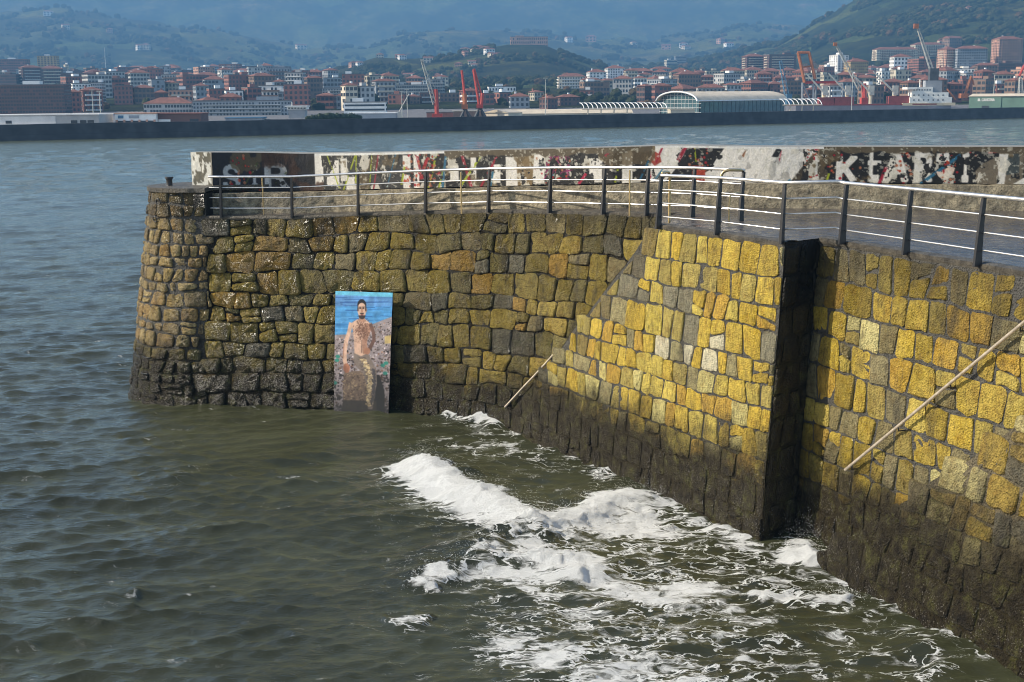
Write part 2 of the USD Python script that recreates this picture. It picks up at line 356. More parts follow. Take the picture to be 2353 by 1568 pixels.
pier = thing('pier_wall', 'weathered brown rubble stone pier wall with rounded head, behind the leaning picture board', 'wall')
obj('mortar_bed', backing(PW, -1.2, 0.0, u1=U_HEAD - .02, ztop=lambda u: PW.top(u) - .02), M['mortar_dark'], pier, True)
obj('mortar_bed', backing(PW, -1.2, 0.012, u0=U_HEAD - .03, ztop=lambda u: PW.top(u) + .78), M['mortar_grey'], pier, True)
def tone_pier(u, z, r):
    pal = [(.25, .19, .045), (.20, .155, .04), (.15, .125, .045), (.30, .22, .05), (.12, .11, .075), (.19, .155, .075), (.27, .17, .04)]
    w = np.array([3, 3, 2.5, 1.5, 1.2, 1.5, 1.0]); c = np.array(pal[r.choice(len(pal), p=w / w.sum())]) * r.uniform(.75, 1.2)
    if u < 6.5 and r.random() < .5: c = c * 1.25
    if u > U_HEAD - .3 and z > 1.6: c = np.array([(.34, .25, .10), (.38, .29, .13), (.28, .21, .10), (.33, .22, .08)][r.integers(4)]) * r.uniform(.8, 1.1)  # upper head stones paler and greyer, sunlit look painted into their tone
    return c
polys = lay_stones(U_HEAD + .5, -.5, 5.20, (.42, .58), (.42, .82), 11, wob=.085, gap=.022, rnd=.045, split=.07, tilt=.042)
# the deck slopes up to the right: top course follows it
hp = lay_stones(PW.L - U_HEAD - .3, -.5, 6.0, (.30, .44), (.24, .48), 12, wob=.06, gap=.05, rnd=.04, split=.08, tilt=.03)
from shapely import affinity
def shear(p, f): return Polygon([(x, f(x, y)) for x, y in p.exterior.coords])
polys = [shear(p, lambda x, y: -.5 + (y + .5) * (float(PW.top(np.array(min(max(x, 0), PW.L)))) - .05 + .5) / 5.70) for p in polys]
polys = [p for p in polys if p.centroid.x < U_HEAD - .05]
from shapely.ops import unary_union
_near = unary_union([p for p in polys if p.centroid.x > U_HEAD - 1.3]).buffer(.03)
for p in hp:
    p = affinity.translate(p, U_HEAD - .75, 0)
    if p.centroid.x < U_HEAD + .1: p = p.difference(_near)
    for q in getattr(p, 'geoms', [p]):
        if q.geom_type == 'Polygon' and q.area > .02 and not (q.centroid.y > 5.1 and q.centroid.x < U_HEAD + .05): polys.append(q)
build_stones(pier, PW, polys, M['stone_pier'], tone_pier, 21, 50, proud=(.02, .075), dome=.010, rough=.010, N=20)

# --- the yellow wall beside the hidden flight (its top falls with the steps), its return, and the quay wall
A0, K0 = np.array([5.12, 24.28]), np.array([3.15, 27.8]); tA = (K0 - A0) / np.linalg.norm(K0 - A0)
LK = np.linalg.norm(K0 - A0); LA = LK + 6.5
AW = Wall([A0, A0 + tA * LA], .07, lambda x: 5.73 + 0 * np.asarray(x, float))
def topA(u): return 5.70 - np.clip(u - LK - .15, 0, 9) * (5.75 / 6.25) + .10 * (fbm(np.stack([np.asarray(u, float) * 2.6, np.asarray(u) * 0, np.asarray(u) * 0], -1), 3, 5) - .5)
regA = Polygon([(0, -1), (LA, -1), (LA, max(-.5, topA(LA) - .05)), (LK + .1, 5.62), (0, 5.62)])
stair_wall = thing('stair_side_wall', 'bright yellow sandstone block wall ending at the black shadowed recess', 'wall')
obj('mortar_bed', backing(AW, -1.2, 0.0, ztop=topA, rough=.03), M['mortar_grey'], stair_wall, True)
def tone_A(u, z, r):
    pal = [(.50, .36, .055), (.46, .32, .04), (.50, .39, .08), (.38, .30, .08), (.29, .25, .12), (.52, .45, .17), (.44, .28, .045), (.22, .20, .13)]
    w = np.array([3, 2.5, 2, 2, 1.0, .8, 1.5, .7])
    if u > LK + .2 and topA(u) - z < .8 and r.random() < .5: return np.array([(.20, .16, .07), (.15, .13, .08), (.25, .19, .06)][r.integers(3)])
    if 1.6 < u < 3.9 and 3.15 < z < 3.6: return np.array((.55, .50, .34))
    return np.array(pal[r.choice(len(pal), p=w / w.sum())]) * r.uniform(.86, 1.2)
polysA = lay_stones(LA, -.6, 5.66, (.44, .62), (.30, .62), 31, wob=.045, gap=.036, rnd=.016, split=.07, tilt=.035)
def ragged(ps, reg):                                      # whole stones inside, cut ones along the sloping top
    out = []
    for p in ps:
        if reg.contains(p.centroid): out.append(p); continue
        q = p.intersection(reg.buffer(-.02)).buffer(-.02, 2).buffer(.02, 2)
        if q.geom_type == 'Polygon' and q.area > .015: out.append(q.simplify(.01))
    return out
polysA = ragged(polysA, regA)
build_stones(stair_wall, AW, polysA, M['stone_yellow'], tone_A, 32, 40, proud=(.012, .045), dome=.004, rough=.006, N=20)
B0, B1 = np.array([5.92, 24.98]), np.array([5.92, 24.98]) + 9.4 * np.array([.367, -.930])
RW = Wall([A0, B0], .0, lambda x: 5.73 + 0 * np.asarray(x, float), out=1)
ret = thing('recess_wall', 'dark shaded stone return face inside the black recess between the two yellow walls', 'wall')
if RW.N(np.array(.5))[1] > 0: RW.n = -RW.n
nA_, nB_ = (AW.n[0] if AW.n[0][0] < 0 else -AW.n[0]), np.array([-.930, -.367])
def ruled(u, z, h):                                       # ruled between the two battered neighbours
    u, z, h = np.broadcast_arrays(*map(lambda a: np.asarray(a, float), (u, z, h))); k = (u / RW.L)[..., None]; dz = (5.73 - z)[..., None]
    q = (A0 + nA_ * .07 * dz) * (1 - k) + (B0 + nB_ * .065 * dz) * k + RW.n[0] * h[..., None]; return np.concatenate([q, z[..., None]], -1)
RW.W = ruled
BW = Wall([B0, B1], .065, lambda x: 5.73 + 0 * np.asarray(x, float), out=1)
if BW.N(np.array(.5))[0] > 0: BW.n = -BW.n
if AW.N(np.array(.5))[0] > 0: AW.n = -AW.n
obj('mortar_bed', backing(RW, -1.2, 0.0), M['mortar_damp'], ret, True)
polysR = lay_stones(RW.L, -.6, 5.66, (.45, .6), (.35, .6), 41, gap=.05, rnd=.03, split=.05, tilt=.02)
build_stones(ret, RW, polysR, M['stone_damp'], lambda u, z, r: np.array(tone_A(9, z, r)) * (.03, .03, .024), 42, 40, proud=(.02, .05), dome=.008, rough=.006)  # stone tones cut to near black: shade of the recess put into colour
quay_wall = thing('quay_wall', 'wet ochre stone quay wall carrying the sloping handrail, right of the black recess', 'wall')
obj('mortar_bed', backing(BW, -1.2, 0.0, rough=.03), M['mortar_grey'], quay_wall, True)
def tone_B(u, z, r):
    pal = [(.46, .33, .05), (.40, .29, .05), (.30, .23, .06), (.48, .37, .08), (.22, .18, .08), (.50, .44, .19), (.26, .22, .11), (.42, .27, .045)]
    w = np.array([3, 2.5, 2, 1.6, 1.3, .8, 1.2, 1.2]); k = .7 if z > 4.7 else 1
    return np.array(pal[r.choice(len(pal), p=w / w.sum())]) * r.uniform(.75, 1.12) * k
polysB = lay_stones(BW.L, -.6, 5.62, (.46, .64), (.32, .66), 51, wob=.05, gap=.042, rnd=.02, split=.1, tilt=.035)
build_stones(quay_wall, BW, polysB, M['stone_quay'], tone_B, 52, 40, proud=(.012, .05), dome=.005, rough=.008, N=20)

# --- flights of steps
def flight(name, label, wallA, line, u0, z0, n, tread, rise, fill_to, mat):
    t = thing(name, label, 'steps')
    for k in range(n):
        ua, ub = u0 + k * tread, u0 + (k + 1) * tread + .0
        z1 = z0 - k * rise
        p = line(ua), line(ub); q = fill_to(ua), fill_to(ub)
        V = [(*p[0], -1.0), (*p[1], -1.0), (*q[1], -1.0), (*q[0], -1.0), (*p[0], z1), (*p[1], z1), (*q[1], z1), (*q[0], z1)]
        V = np.array(V); tm = trimesh.convex.convex_hull(V)
        obj('step', (tm.vertices, tm.faces), mat, t)
    return t
lineA = lambda u: A0 + tA * u + np.array([.487 * 0, 0]) + np.array([-AW.n[0][0], -AW.n[0][1]]) * .28
def pier_in(u):
    p = A0 + tA * u; d = np.linalg.norm(PW.p - (p - AW.n[0] * 1.6), axis=1); i = int(np.argmin(d[:int(len(d) * .55)])); return PW.p[i] + PW.n[i] * .2
flight('stone_steps', 'flight of wet stone steps dropping to the water behind the yellow wall', AW, lineA, LK + .1, 5.45, 18, .345, .31, pier_in, M['concrete_grey'])
obj('wall_core', MB().box((0, 0, 0), (.01, .01, .01)).mesh(), M['mortar_grey'], stair_wall) if False else None
capA = []
us = np.linspace(0, LA, 60); zt = topA(us)
capm = np.stack([np.c_[(A0 + tA * us[:, None] + AW.n[0] * (.07 * (5.73 - zt))[:, None]), zt], np.c_[(A0 + tA * us[:, None] - AW.n[0] * .30), zt]], 0)
capm[..., 2] += .03 * (2 * fbm(capm * 3, 3, 3) - 1)
v, f = grid(capm); obj('capping', (v, fix_winding(v, np.vstack([f[:, [0, 1, 2]], f[:, [0, 2, 3]]]), np.array([0, 0, 1.0]))), M['concrete_grey'], stair_wall, True)

tB = (B1 - B0) / np.linalg.norm(B1 - B0); nB = BW.n[0]
C0 = np.array([5.50, 22.75]); tC = tB
CW_L = 7.0
CW = Wall([C0 + np.array([.62, .24]), C0 + np.array([.62, .24]) + tC * CW_L], .165, lambda x: 4.0 + 0 * np.asarray(x, float), out=1)
if CW.N(np.array(.5))[0] > 0: CW.n = -CW.n
rise_c = .80
def topC(u): u = np.asarray(u, float); return .10 + u * rise_c + .30 * (fbm(np.stack([u * 2.1, u * 0, u * 0], -1), 3, 9) - .5)
low_stair = thing('lower_stair_wall', 'weed covered dark stone wall below the sloping handrail, sloping up to the right', 'wall')
obj('mortar_bed', backing(CW, -1.2, 0.0, ztop=topC, rough=.03), M['mortar_stair'], low_stair, True)
def tone_C(u, z, r):
    pal = [(.34, .24, .05), (.26, .19, .06), (.18, .15, .08), (.42, .36, .16), (.14, .125, .085)]
    return np.array(pal[r.integers(5)]) * r.uniform(.75, 1.15)
regC = Polygon([(0, -1), (CW_L, -1)] + [(float(u), float(topC(u)) - .06) for u in np.linspace(CW_L, .35, 60)] + [(0, -.1)])
polysC = lay_stones(CW_L, -.7, 5.6, (.38, .54), (.32, .64), 61, wob=.06, gap=.032, rnd=.022, split=.1, tilt=.045)
polysC = ragged(polysC, regC)
build_stones(low_stair, CW, polysC, M['stone_stair'], tone_C, 62, True, proud=(.008, .04), dome=.006, rough=.008, N=18)
sb = thing('stone_steps', 'flight of grey concrete steps climbing to the right under the sloping handrail', 'steps')
for k in range(19):
    ua = .15 + k * .36; z1 = .22 + k * .36 * rise_c
    p0, p1 = (CW.P(np.array(x)) + CW.n[0] * (.165 * (4 - z1) - .05) for x in (ua, ua + .36))
    q0, q1 = (BW.P(np.array(x + (C0 - B0) @ tB)) for x in (ua, ua + .36))
    V = np.array([(*p, z) for z in (-1.0, z1) for p in (p0, p1, q1, q0)])
    V += np.random.default_rng(k).normal(0, .012, V.shape) * (V[:, 2:3] > 0)
    tm = trimesh.convex.convex_hull(V); obj('step', (tm.vertices, tm.faces), M['mortar_stair'], sb)

# --- deck, ledge and parapet
back_line = np.array([(-5.0, 37.05), (0.3, 34.2), (2.6, 32.95), (6.5, 31.75), (12.0, 30.4), (24.0, 27.6)])
par_line = np.array([(-5.45, 37.55), (.3, 34.6), (2.6, 33.35), (6.4, 32.1), (11.9, 30.85), (24.0, 28.1)])
def deck_z(p): return z_deck(p[..., 0])
edge = [PW.P(np.array(u)) - PW.N(np.array(u)) * .02 for u in np.linspace(U_HEAD - .02, 2.8, 40)]
outline = [tuple(e) for e in edge] + [tuple(A0 + tA * (LK - .02) - AW.n[0] * .0)] + [tuple(A0), tuple(B0), tuple(B1), (24, 16.3), (24, 28.0)] + [tuple(p) for p in par_line[::-1]] + [(-8.45, 37.9)]
# the steps' opening is left free between the rails: deck polygon already runs round it
dp = Polygon(outline).buffer(0)
dm = trimesh.creation.triangulate_polygon(dp, engine='earcut')
dv, df = np.asarray(dm[0]), np.asarray(dm[1])
top_v = np.c_[dv, z_deck(dv[:, 0])]; dt = trimesh.Trimesh(top_v, df, process=False)
if dt.face_normals[:, 2].mean() < 0: df = df[:, ::-1]
dt = trimesh.Trimesh(top_v, df, process=False).subdivide_to_size(1.2)
dvv = dt.vertices.copy(); dvv[:, 2] = z_deck(dvv[:, 0])
obj('quay_deck', (dvv, dt.faces), M['deck'], None, True, kind='structure', label='dark wet paved quay deck behind the steel railings', cat='deck')
def strip_body(line, z0f, z1f, w, mat, name, parent, rough=.02, seed=0, du=.12, front_rows=8):
    d = np.r_[0, np.cumsum(np.linalg.norm(np.diff(line, axis=0), axis=1))]; us = np.arange(0, d[-1], du)
    p = np.stack([np.interp(us, d, line[:, k]) for k in (0, 1)], 1); t = np.gradient(p, axis=0); t /= np.linalg.norm(t, axis=1, keepdims=True)
    n = np.stack([t[:, 1], -t[:, 0]], 1)                     # towards the quay side
    z0, z1 = z0f(p), z1f(p); rows = []
    for f in np.linspace(0, 1, front_rows): rows.append(np.c_[p, z0 + (z1 - z0) * f])
    for f in np.linspace(0, 1, 5)[1:]: rows.append(np.c_[p - n * w * f, z1])
    rows.append(np.c_[p - n * w, z0])
    X = np.stack(rows, 0); k = rough * (2 * fbm(X * 4, 4, seed) - 1)
    X[..., :2] += (n[None] * k[..., None]); X[front_rows - 1:-1, :, 2] += k[front_rows - 1:-1] * .6
    v, f = grid(X); f = np.vstack([f[:, [0, 1, 2]], f[:, [0, 2, 3]]])
    return obj(name, (v, fix_winding(v, f, np.array([0, -1.0, .8]))), mat, parent, 40), us, p, n
parapet = thing('parapet_wall', 'long concrete parapet covered in peeling graffiti at the back of the quay', 'wall')
strip_body(np.vstack([[(-8.6, 37.25)], [(-7.2, 37.3)], back_line]), lambda p: z_deck(p[:, 0]) - .1, lambda p: z_deck(p[:, 0]) + .56 + .02, 1.2, M['rough_concrete'], 'step', parapet, .05, 3)
arc_par = []
hd = np.arctan2(*(par_line[0] - par_line[1])[::-1]); pt = par_line[0].copy()
for k in range(14):
    a = hd + math.radians(46) * min(1, (k + 1) / 12); pt = pt + .225 * np.array([math.cos(a), math.sin(a)]); arc_par.append(pt.copy())
PL = np.vstack([np.array(arc_par)[::-1], par_line]); PLd = np.r_[0, np.cumsum(np.linalg.norm(np.diff(PL, axis=0), axis=1))]
def ledge_z(x): return z_deck(x) + .58
def par_top(x): return ledge_z(x) + np.interp(x, [-9, -4, 2, 6, 12], [1.16, 1.02, .93, .88, .88])
# painted inside face
PAR_L = PLd[-1]; pu = np.arange(0, 26.5, .018); pp = np.stack([np.interp(pu, PLd, PL[:, k]) for k in (0, 1)], 1)
tt = np.gradient(pp, axis=0); kk = np.ones(25) / 25; tt = np.stack([np.convolve(np.pad(tt[:, i], 12, 'edge'), kk, 'valid') for i in (0, 1)], 1); tt /= np.linalg.norm(tt, axis=1, keepdims=True)
pn = np.stack([tt[:, 1], -tt[:, 0]], 1)
# --- graffiti: flat paint on the parapet's inside face (drawn in metres along the wall)
GH = 64; GW = len(pu)
pz0, pz1 = ledge_z(pp[:, 0]), par_top(pp[:, 0])
px_of_u = np.array([to_px((p[0], p[1], a))[0] * 1.0625 for p, a in zip(pp[::20], (pz0 + .5)[::20])])
def gx(x): return float(np.interp(x, px_of_u, pu[::20])) / .018 * 2
def gy(t): return (1 - t) * GH * 2
yy, xx = np.mgrid[0:GH, 0:GW]; xm = xx * .018; ym = (GH - yy) / GH
def nz(s, o, seed, sy=1.0): return fbm(np.stack([xm * s, ym * s * sy, 0 * xm], -1), o, seed)
img = Image.new('RGB', (GW * 2, GH * 2), (9, 9, 11)); dr = ImageDraw.Draw(img)
def poly(pts, col): dr.polygon([(gx(x), gy(t)) for x, t in pts], fill=col)
def streak(x0, t0, x1, t1, w, col): dr.line([(gx(x0), gy(t0)), (gx(x1), gy(t1))], fill=col, width=w)
WHT, GRY, BRN, OCH = (212, 206, 194), (118, 116, 108), (62, 36, 22), (118, 98, 66)
dr.rectangle([0, 0, gx(785), 999], fill=(15, 16, 24)); dr.rectangle([gx(785), 0, gx(985), 999], fill=(48, 48, 46))
def letter(ch, x0, x1, t0, t1, col, bold=6):
    w = int(abs(gx(x1) - gx(x0))); h = int((t1 - t0) * GH * 2); f = ImageFont.truetype(__import__('glob').glob('/opt/blender-*/*/datafiles/fonts/Inter.woff2')[0], 150)
    b = f.getbbox(ch, stroke_width=bold); m = Image.new('L', (b[2] - b[0], b[3] - b[1])); ImageDraw.Draw(m).text((-b[0], -b[1]), ch, 255, font=f, stroke_width=bold)
    m = m.resize((max(2, w), max(2, h))); img.paste(Image.new('RGB', m.size, col), (int(gx(x0)), int(gy(t1))), m)
letter('S', 540, 592, .02, .70, (158, 158, 154)); letter('I', 612, 632, .04, .68, (158, 158, 154), 10); letter('R', 638, 708, .08, .74, (158, 158, 154))
for x0, x1, t0, t1 in ((770, 790, 0, 1), (798, 828, .1, .8), (833, 848, .25, .85), (846, 880, .0, .35), (985, 1003, 0, .9), (1011, 1024, 0, 1), (1150, 1163, 0, .95), (1100, 1120, .2, .6), (1236, 1262, 0, .8), (1200, 1222, .1, .6), (1302, 1330, .05, .95), (1440, 1470, .05, .7), (1255, 1290, 0, .45), (1520, 1545, .0, .9)): poly([(x0, t0), (x1, t0), (x1, t1), (x0, t1)], WHT)
poly([(1265, 0), (1300, 0), (1305, .95), (1262, .95)], OCH)
poly([(1588, 0), (1625, 0), (1660, .5), (1680, 1), (1594, 1), (1590, .5)], WHT)
poly([(1716, 0), (2010, 0), (1950, .0), (1980, .6), (2005, 1), (1772, 1), (1745, .55), (1720, .25)], WHT); poly([(1716, 0), (1930, 0), (1985, .95), (1775, 1)], WHT)
poly([(1655, .5), (1690, 1), (1750, 1), (1752, .7), (1735, .35), (1700, .1), (1668, .3)], (16, 16, 18))
poly([(1692, .0), (1722, .0), (1724, .45), (1692, .45)], (150, 52, 30)); poly([(1585, .62), (1600, .85), (1612, .75), (1615, .55), (1600, .45)], (150, 62, 48))
poly([(1885, .72), (1898, .98), (1908, .9), (1900, .7)], (25, 26, 28)); poly([(1903, .66), (1908, .88), (1904, .6)], (190, 20, 40)); poly([(1876, .1), (1882, .6), (1896, .62), (1895, .2), (1885, .06)], (172, 168, 158))
poly([(1812, .75), (1822, .9), (1816, .7)], (130, 80, 45))
poly([(1930, 0), (1985, .8), (2010, .85), (2030, .0)], (70, 60, 44)); poly([(1955, .05), (1984, .55), (1988, .0)], (20, 20, 22))
for ch, x0, x1 in (('I', 1987, 2004), ('K', 2036, 2098), ('L', 2120, 2152), ('A', 2156, 2224), ('R', 2228, 2282), ('I', 2349, 2371)): letter(ch, x0, x1, .03, .90 if x0 > 2100 else .75, WHT, 9)
poly([(2120, .5), (2152, .5), (2152, .62), (2120, .62)], WHT)
dr.pieslice([gx(2284), gy(.95), gx(2334), gy(.12)], 15, 150, fill=(205, 180, 160)); poly([(2285, .6), (2318, .6), (2316, .86), (2288, .8)], WHT)
poly([(2390, 0), (2500, 0), (2500, .9), (2450, .8), (2400, .55), (2380, .3)], (104, 94, 78)); poly([(2440, 0), (2456, 0), (2462, .85), (2440, .9)], WHT); poly([(2460, .25), (2490, .3), (2488, .9), (2462, .8)], (60, 66, 64))
poly([(2412, .82), (2450, .85), (2452, .98), (2418, .98)], (190, 40, 48)); poly([(2470, -.05), (2530, -.05), (2530, .35)], WHT); dr.rectangle([gx(2530), 0, 99999, 999], fill=(80, 74, 62))
YEL, CRM, TEAL = (150, 160, 20), (140, 14, 38), (30, 92, 120)
img0 = img.copy()
for s in ((600, .2, 632, .75, 4, (70, 76, 20)), (560, .0, 575, .2, 4, (70, 76, 20)), (662, .1, 700, .5, 4, (60, 70, 20)), (800, .95, 828, .05, 4, YEL), (838, 0, 870, .95, 5, YEL), (868, .1, 872, .95, 5, YEL), (902, 0, 909, .95, 4, YEL), (912, 0, 926, 1, 5, CRM), (945, .05, 968, .95, 4, TEAL), (978, .0, 988, .6, 7, YEL), (1018, .95, 1032, .25, 9, CRM), (1026, .25, 1046, .85, 11, (150, 14, 30)), (1046, 0, 1069, 1, 7, YEL), (1072, 0, 1092, .85, 6, YEL), (1080, 0, 1090, .9, 9, TEAL), (1128, .9, 1150, .0, 10, CRM), (1124, .02, 1184, .97, 9, YEL), (1174, .0, 1222, .97, 8, CRM), (1198, 0, 1204, .4, 7, TEAL), (1342, 0, 1352, .3, 6, TEAL), (1414, .02, 1432, .3, 10, (170, 14, 60)), (1478, .75, 1496, .98, 10, CRM), (1502, 0, 1510, .4, 6, YEL), (1560, .0, 1584, .6, 5, TEAL), (1583, 0, 1620, 1, 6, CRM), (1655, .55, 1675, .98, 9, CRM), (1695, .98, 1700, .55, 4, YEL), (1600, .05, 1622, .4, 4, TEAL), (1920, 0, 1932, .1, 7, TEAL), (2020, .02, 2027, .28, 6, YEL), (2150, 0, 2165, .45, 8, CRM), (2252, 0, 2372, 1.0, 10, TEAL), (2482, .85, 2502, 1.0, 9, YEL)): streak(*s)
r_ = np.random.default_rng(5)
for k in range(34):
    a, b = 1336 + r_.random() * 62, r_.random() * .75 + .15; streak(a, b, a + r_.normal(0, 12), b + r_.normal(0, .12), 3, (150, 30, 95))
for cx_, w_ in ((1035, 12), (1052, 16), (1000, 10), (1350, 25), (1712, 18), (2210, 10), (2320, 20), (2050, 30), (1985, 12), (590, 18)):
    for k in range(26):
        a, b = cx_ + r_.normal(0, w_), r_.random(); s_ = r_.uniform(2, 6); X_, Y_ = gx(a), gy(b); dr.ellipse([X_ - s_ * .7, Y_ - s_, X_ + s_ * .7, Y_ + s_], fill=[(170, 60, 32), (150, 20, 30), (160, 100, 70)][k % 3])
g = (np.asarray(img0.resize((GW, GH), Image.BILINEAR), float) / 255); gs = (np.asarray(img.resize((GW, GH), Image.BILINEAR), float) / 255); smask = np.clip(np.abs(gs - g).max(-1) * 6, 0, 1)
xo = np.interp(xm, pu[::20], px_of_u)
def mixc(a, b, m): return a * (1 - m[..., None]) + np.asarray(b) * m[..., None]
n1, n2_, n3 = nz(3.2, 5, 1, .7), nz(9, 4, 2, .6), nz(1.3, 5, 3)
white_blobs = sstep(.60, .615, n1 + .25 * (n2_ - .5)) * ((xo > 785) & (xo < 1590) | (xo > 1930)) * (xo < 2520); g = mixc(g, (.80, .77, .70), white_blobs * .85)
dark_chips = sstep(.635, .65, nz(5.5, 5, 7, .8)) * (1 - .75 * ((xo > 1770) & (xo < 1960))); g = mixc(g, (.05, .048, .045), dark_chips * .9)
brown = sstep(.61, .66, n3 + .15 * (n2_ - .5)) * (1 - ((xo > 1600) & (xo < 1960))); g = mixc(g, (.36, .30, .20), brown * .8)
chip2 = sstep(.60, .63, nz(7, 4, 15)); g = g * (1 - (smask * (1 - chip2) * .92)[..., None]) + gs * (smask * (1 - chip2) * .92)[..., None]
bare = sstep(.80, .86, ym + .22 * (n1 - .5)) * ((xo > 1085) & (xo < 1590) | (xo > 2000)); g = mixc(g, (.33, .29, .22), bare)
topw = sstep(.93, .95, ym) * ((xo > 770) & (xo < 1085) | (xo > 1600) & (xo < 2010)); g = mixc(g, (.84, .83, .80), topw)
rust = sstep(.55, .62, n3) * (xo > 640) * (xo < 790); g = mixc(g, (.20, .11, .07), rust * .8)
specks = sstep(.66, .68, nz(14, 3, 11)); g = mixc(g, (.75, .73, .66), specks * .6 * (xo > 790))
g = np.clip(g, 0, 1) ** 2.2 * .92
zz = pz0[None] + (pz1 - pz0)[None] * ym
disp = .012 * (n1 - .5) + .01 * (n2_ - .5)
FX = np.concatenate([(pp + 0 * pn)[None].repeat(GH, 0) + pn[None] * disp[..., None], zz[..., None]], -1)
v, f = grid(FX); f = np.vstack([f[:, [0, 1, 2]], f[:, [0, 2, 3]]])
obj('painted_face', (v, fix_winding(v, f, np.array([-.3, -1, 0.]))), M['paint'], parapet, True, g.reshape(-1, 3))
# body: top, back and the whitewashed end
q = pu[::8]; p8, n8 = pp[::8], pn[::8]; z8 = par_top(p8[:, 0]); rows = [np.c_[p8 + n8 * .0, z8 - .012]]
for w in (.08, .3, .55, .72): rows.append(np.c_[p8 - n8 * w, z8 + .012 + .02 * (fbm(np.c_[p8 * 3, z8 * 0 + w * 5], 3, 4) - .5)])
rows.append(np.c_[p8 - n8 * .72, ledge_z(p8[:, 0]) - 6.2])
v, f = grid(np.stack(rows, 0)); f = np.vstack([f[:, [0, 1, 2]], f[:, [0, 2, 3]]])
topc = np.where((np.interp(v[:, 0], pp[:, 0], xo[0]) > 770)[:, None] & (np.interp(v[:, 0], pp[:, 0], xo[0]) < 1085)[:, None] | (np.interp(v[:, 0], pp[:, 0], xo[0]) > 1600)[:, None] & (np.interp(v[:, 0], pp[:, 0], xo[0]) < 2010)[:, None], (.62, .61, .58), (.22, .19, .15))
obj('coping', (v, fix_winding(v, f, np.array([0, 0, 1.0]))), M['paint'], parapet, 40, topc if False else (.26, .24, .20))
e0, en = PL[0], pn[0]; et = -tt[0]
EW, EH = 26, 30
SKEW = np.array([-.66, .30]); SKN = np.array([.30, .66]) / .725
ev = np.array([[np.r_[e0 + SKEW * (i / (EW - 1)) - SKN * (.0 + .02 * fbm(np.array([i * .3, j * .3, 0.]), 3, 2)), ledge_z(e0[0]) - .1 + (par_top(e0[0]) - ledge_z(e0[0]) + .1) * j / (EH - 1)] for i in range(EW)] for j in range(EH)])
ecol = np.array([[(.60, .58, .50) if fbm(np.array([i * .23, j * .2, 1.]), 4, 9) < .56 else (.10, .09, .06) for i in range(EW)] for j in range(EH)]).reshape(-1, 3)
ecol.reshape(EH, EW, 3)[:, :2] = (.2, .18, .14)
v, f = grid(ev); f = np.vstack([f[:, [0, 1, 2]], f[:, [0, 2, 3]]])
wv, wf = prism([tuple(e0 - SKN * -.03), tuple(e0 + SKEW + SKN * .03), tuple(e0 + SKEW + SKN * .5), tuple(e0 - en * .72), tuple(e0 - en * .03)], ledge_z(e0[0]) - .1, par_top(e0[0]) + .004)
obj('end_block', (wv, wf), M['paint'], parapet, False, (.24, .22, .17))
obj('end_face', (v, fix_winding(v, f, np.r_[-SKN, 0.0])), M['paint'], parapet, True, ecol, label='whitewashed peeling end of the parapet')
# head block top (the step runs round the head)
hp_ = [tuple(PW.P(np.array(u)) + PW.N(np.array(u)) * .0) for u in np.linspace(U_HEAD - .03, PW.L, 30)] + [(-7.2, 39.4), (-6.9, 37.9), (-8.5, 37.3)]
v, f = prism(hp_, 5.90, 6.02); 
obj('head_platform', (v, f), M['coping'], pier)
fw_ = np.array([PW.P(np.array(U_HEAD)), (-8.48, 37.35)]); v, f = prism([tuple(fw_[0]), tuple(fw_[0] + [-.3, 0]), (-8.8, 37.4), tuple(fw_[1])], 5.0, 5.86); obj('head_side', (v, f), M['mortar_dark'], pier)
# edge coping along the quay
for nm, par_, us_, Wl in (('edge_coping', pier, np.linspace(2.6, U_HEAD - .02, 90), PW), ('edge_coping', stair_wall, np.linspace(0, LK, 24), AW), ('edge_coping', quay_wall, np.linspace(0, BW.L, 50), BW)):
    P2, N2, zt = Wl.P(us_), Wl.N(us_), Wl.top(us_); rows = []
    for a, b in ((.0, -.10), (.035, -.05), (.02, .012), (-.1, .03), (-.28, .02), (-.32, -.02)):
        k = .03 * (2 * fbm(np.c_[P2 * 2.4, us_ * 0 + a * 9], 4, 6) - 1); rows.append(np.c_[P2 + N2 * (a + k)[:, None], zt + b + k])
    v, f = grid(np.stack(rows)); f = np.vstack([f[:, [0, 1, 2]], f[:, [0, 2, 3]]]); obj(nm, (v, fix_winding(v, f, np.r_[0, 0, 1.0])), M['coping'], par_, True)

# ------------------------------------------------------------------ picture board
s0, s1 = None, None
def pier_u_of_px(x, y):                               # where a ray meets the pier wall's face
    best = None; us = np.linspace(0, U_HEAD, 900); d = ray(x, y)
    for z in (None,):
        P2, N2 = PW.P(us), PW.N(us)
        k = ((P2 + N2 * .14)[:, 0] - 0) / np.where(abs(d[0]) < 1e-9, 1e-9, d[0]); zz_ = EYE[2] + k * d[2]
        Q = PW.W(us, np.clip(zz_, -1, 6), .14)[:, :2]; e = np.abs(Q[:, 0] * d[1] - Q[:, 1] * d[0]); i = int(np.argmin(e)); zq = EYE[2] + Q[i, 1] / d[1] * d[2]
    return us[i], zq
uTL, zTL = pier_u_of_px(776, 667); uTR, zTR = pier_u_of_px(909, 671); uBL = uTL + .02
board = thing('picture_board', 'tall printed picture board of a bare chested man, leaning on the pier wall', 'picture')
c_off = .30
def bpt(s, t, h=0.0):
    top = PW.W(uTL, zTL, c_off) * (1 - s) + PW.W(uTR, zTR, c_off) * s; bot = PW.W(uTL, -.3, c_off + .0) * (1 - s) + PW.W(uTR, -.3, c_off) * s
    n = np.r_[PW.N(np.array((uTL + uTR) / 2)), .15]; return bot + (top - bot) * t + n * h
BWn, BHn = 120, 250
pc = Image.new('RGB', (980, 1568), (44, 96, 165)); pd = ImageDraw.Draw(pc); rr_ = np.random.default_rng(3)
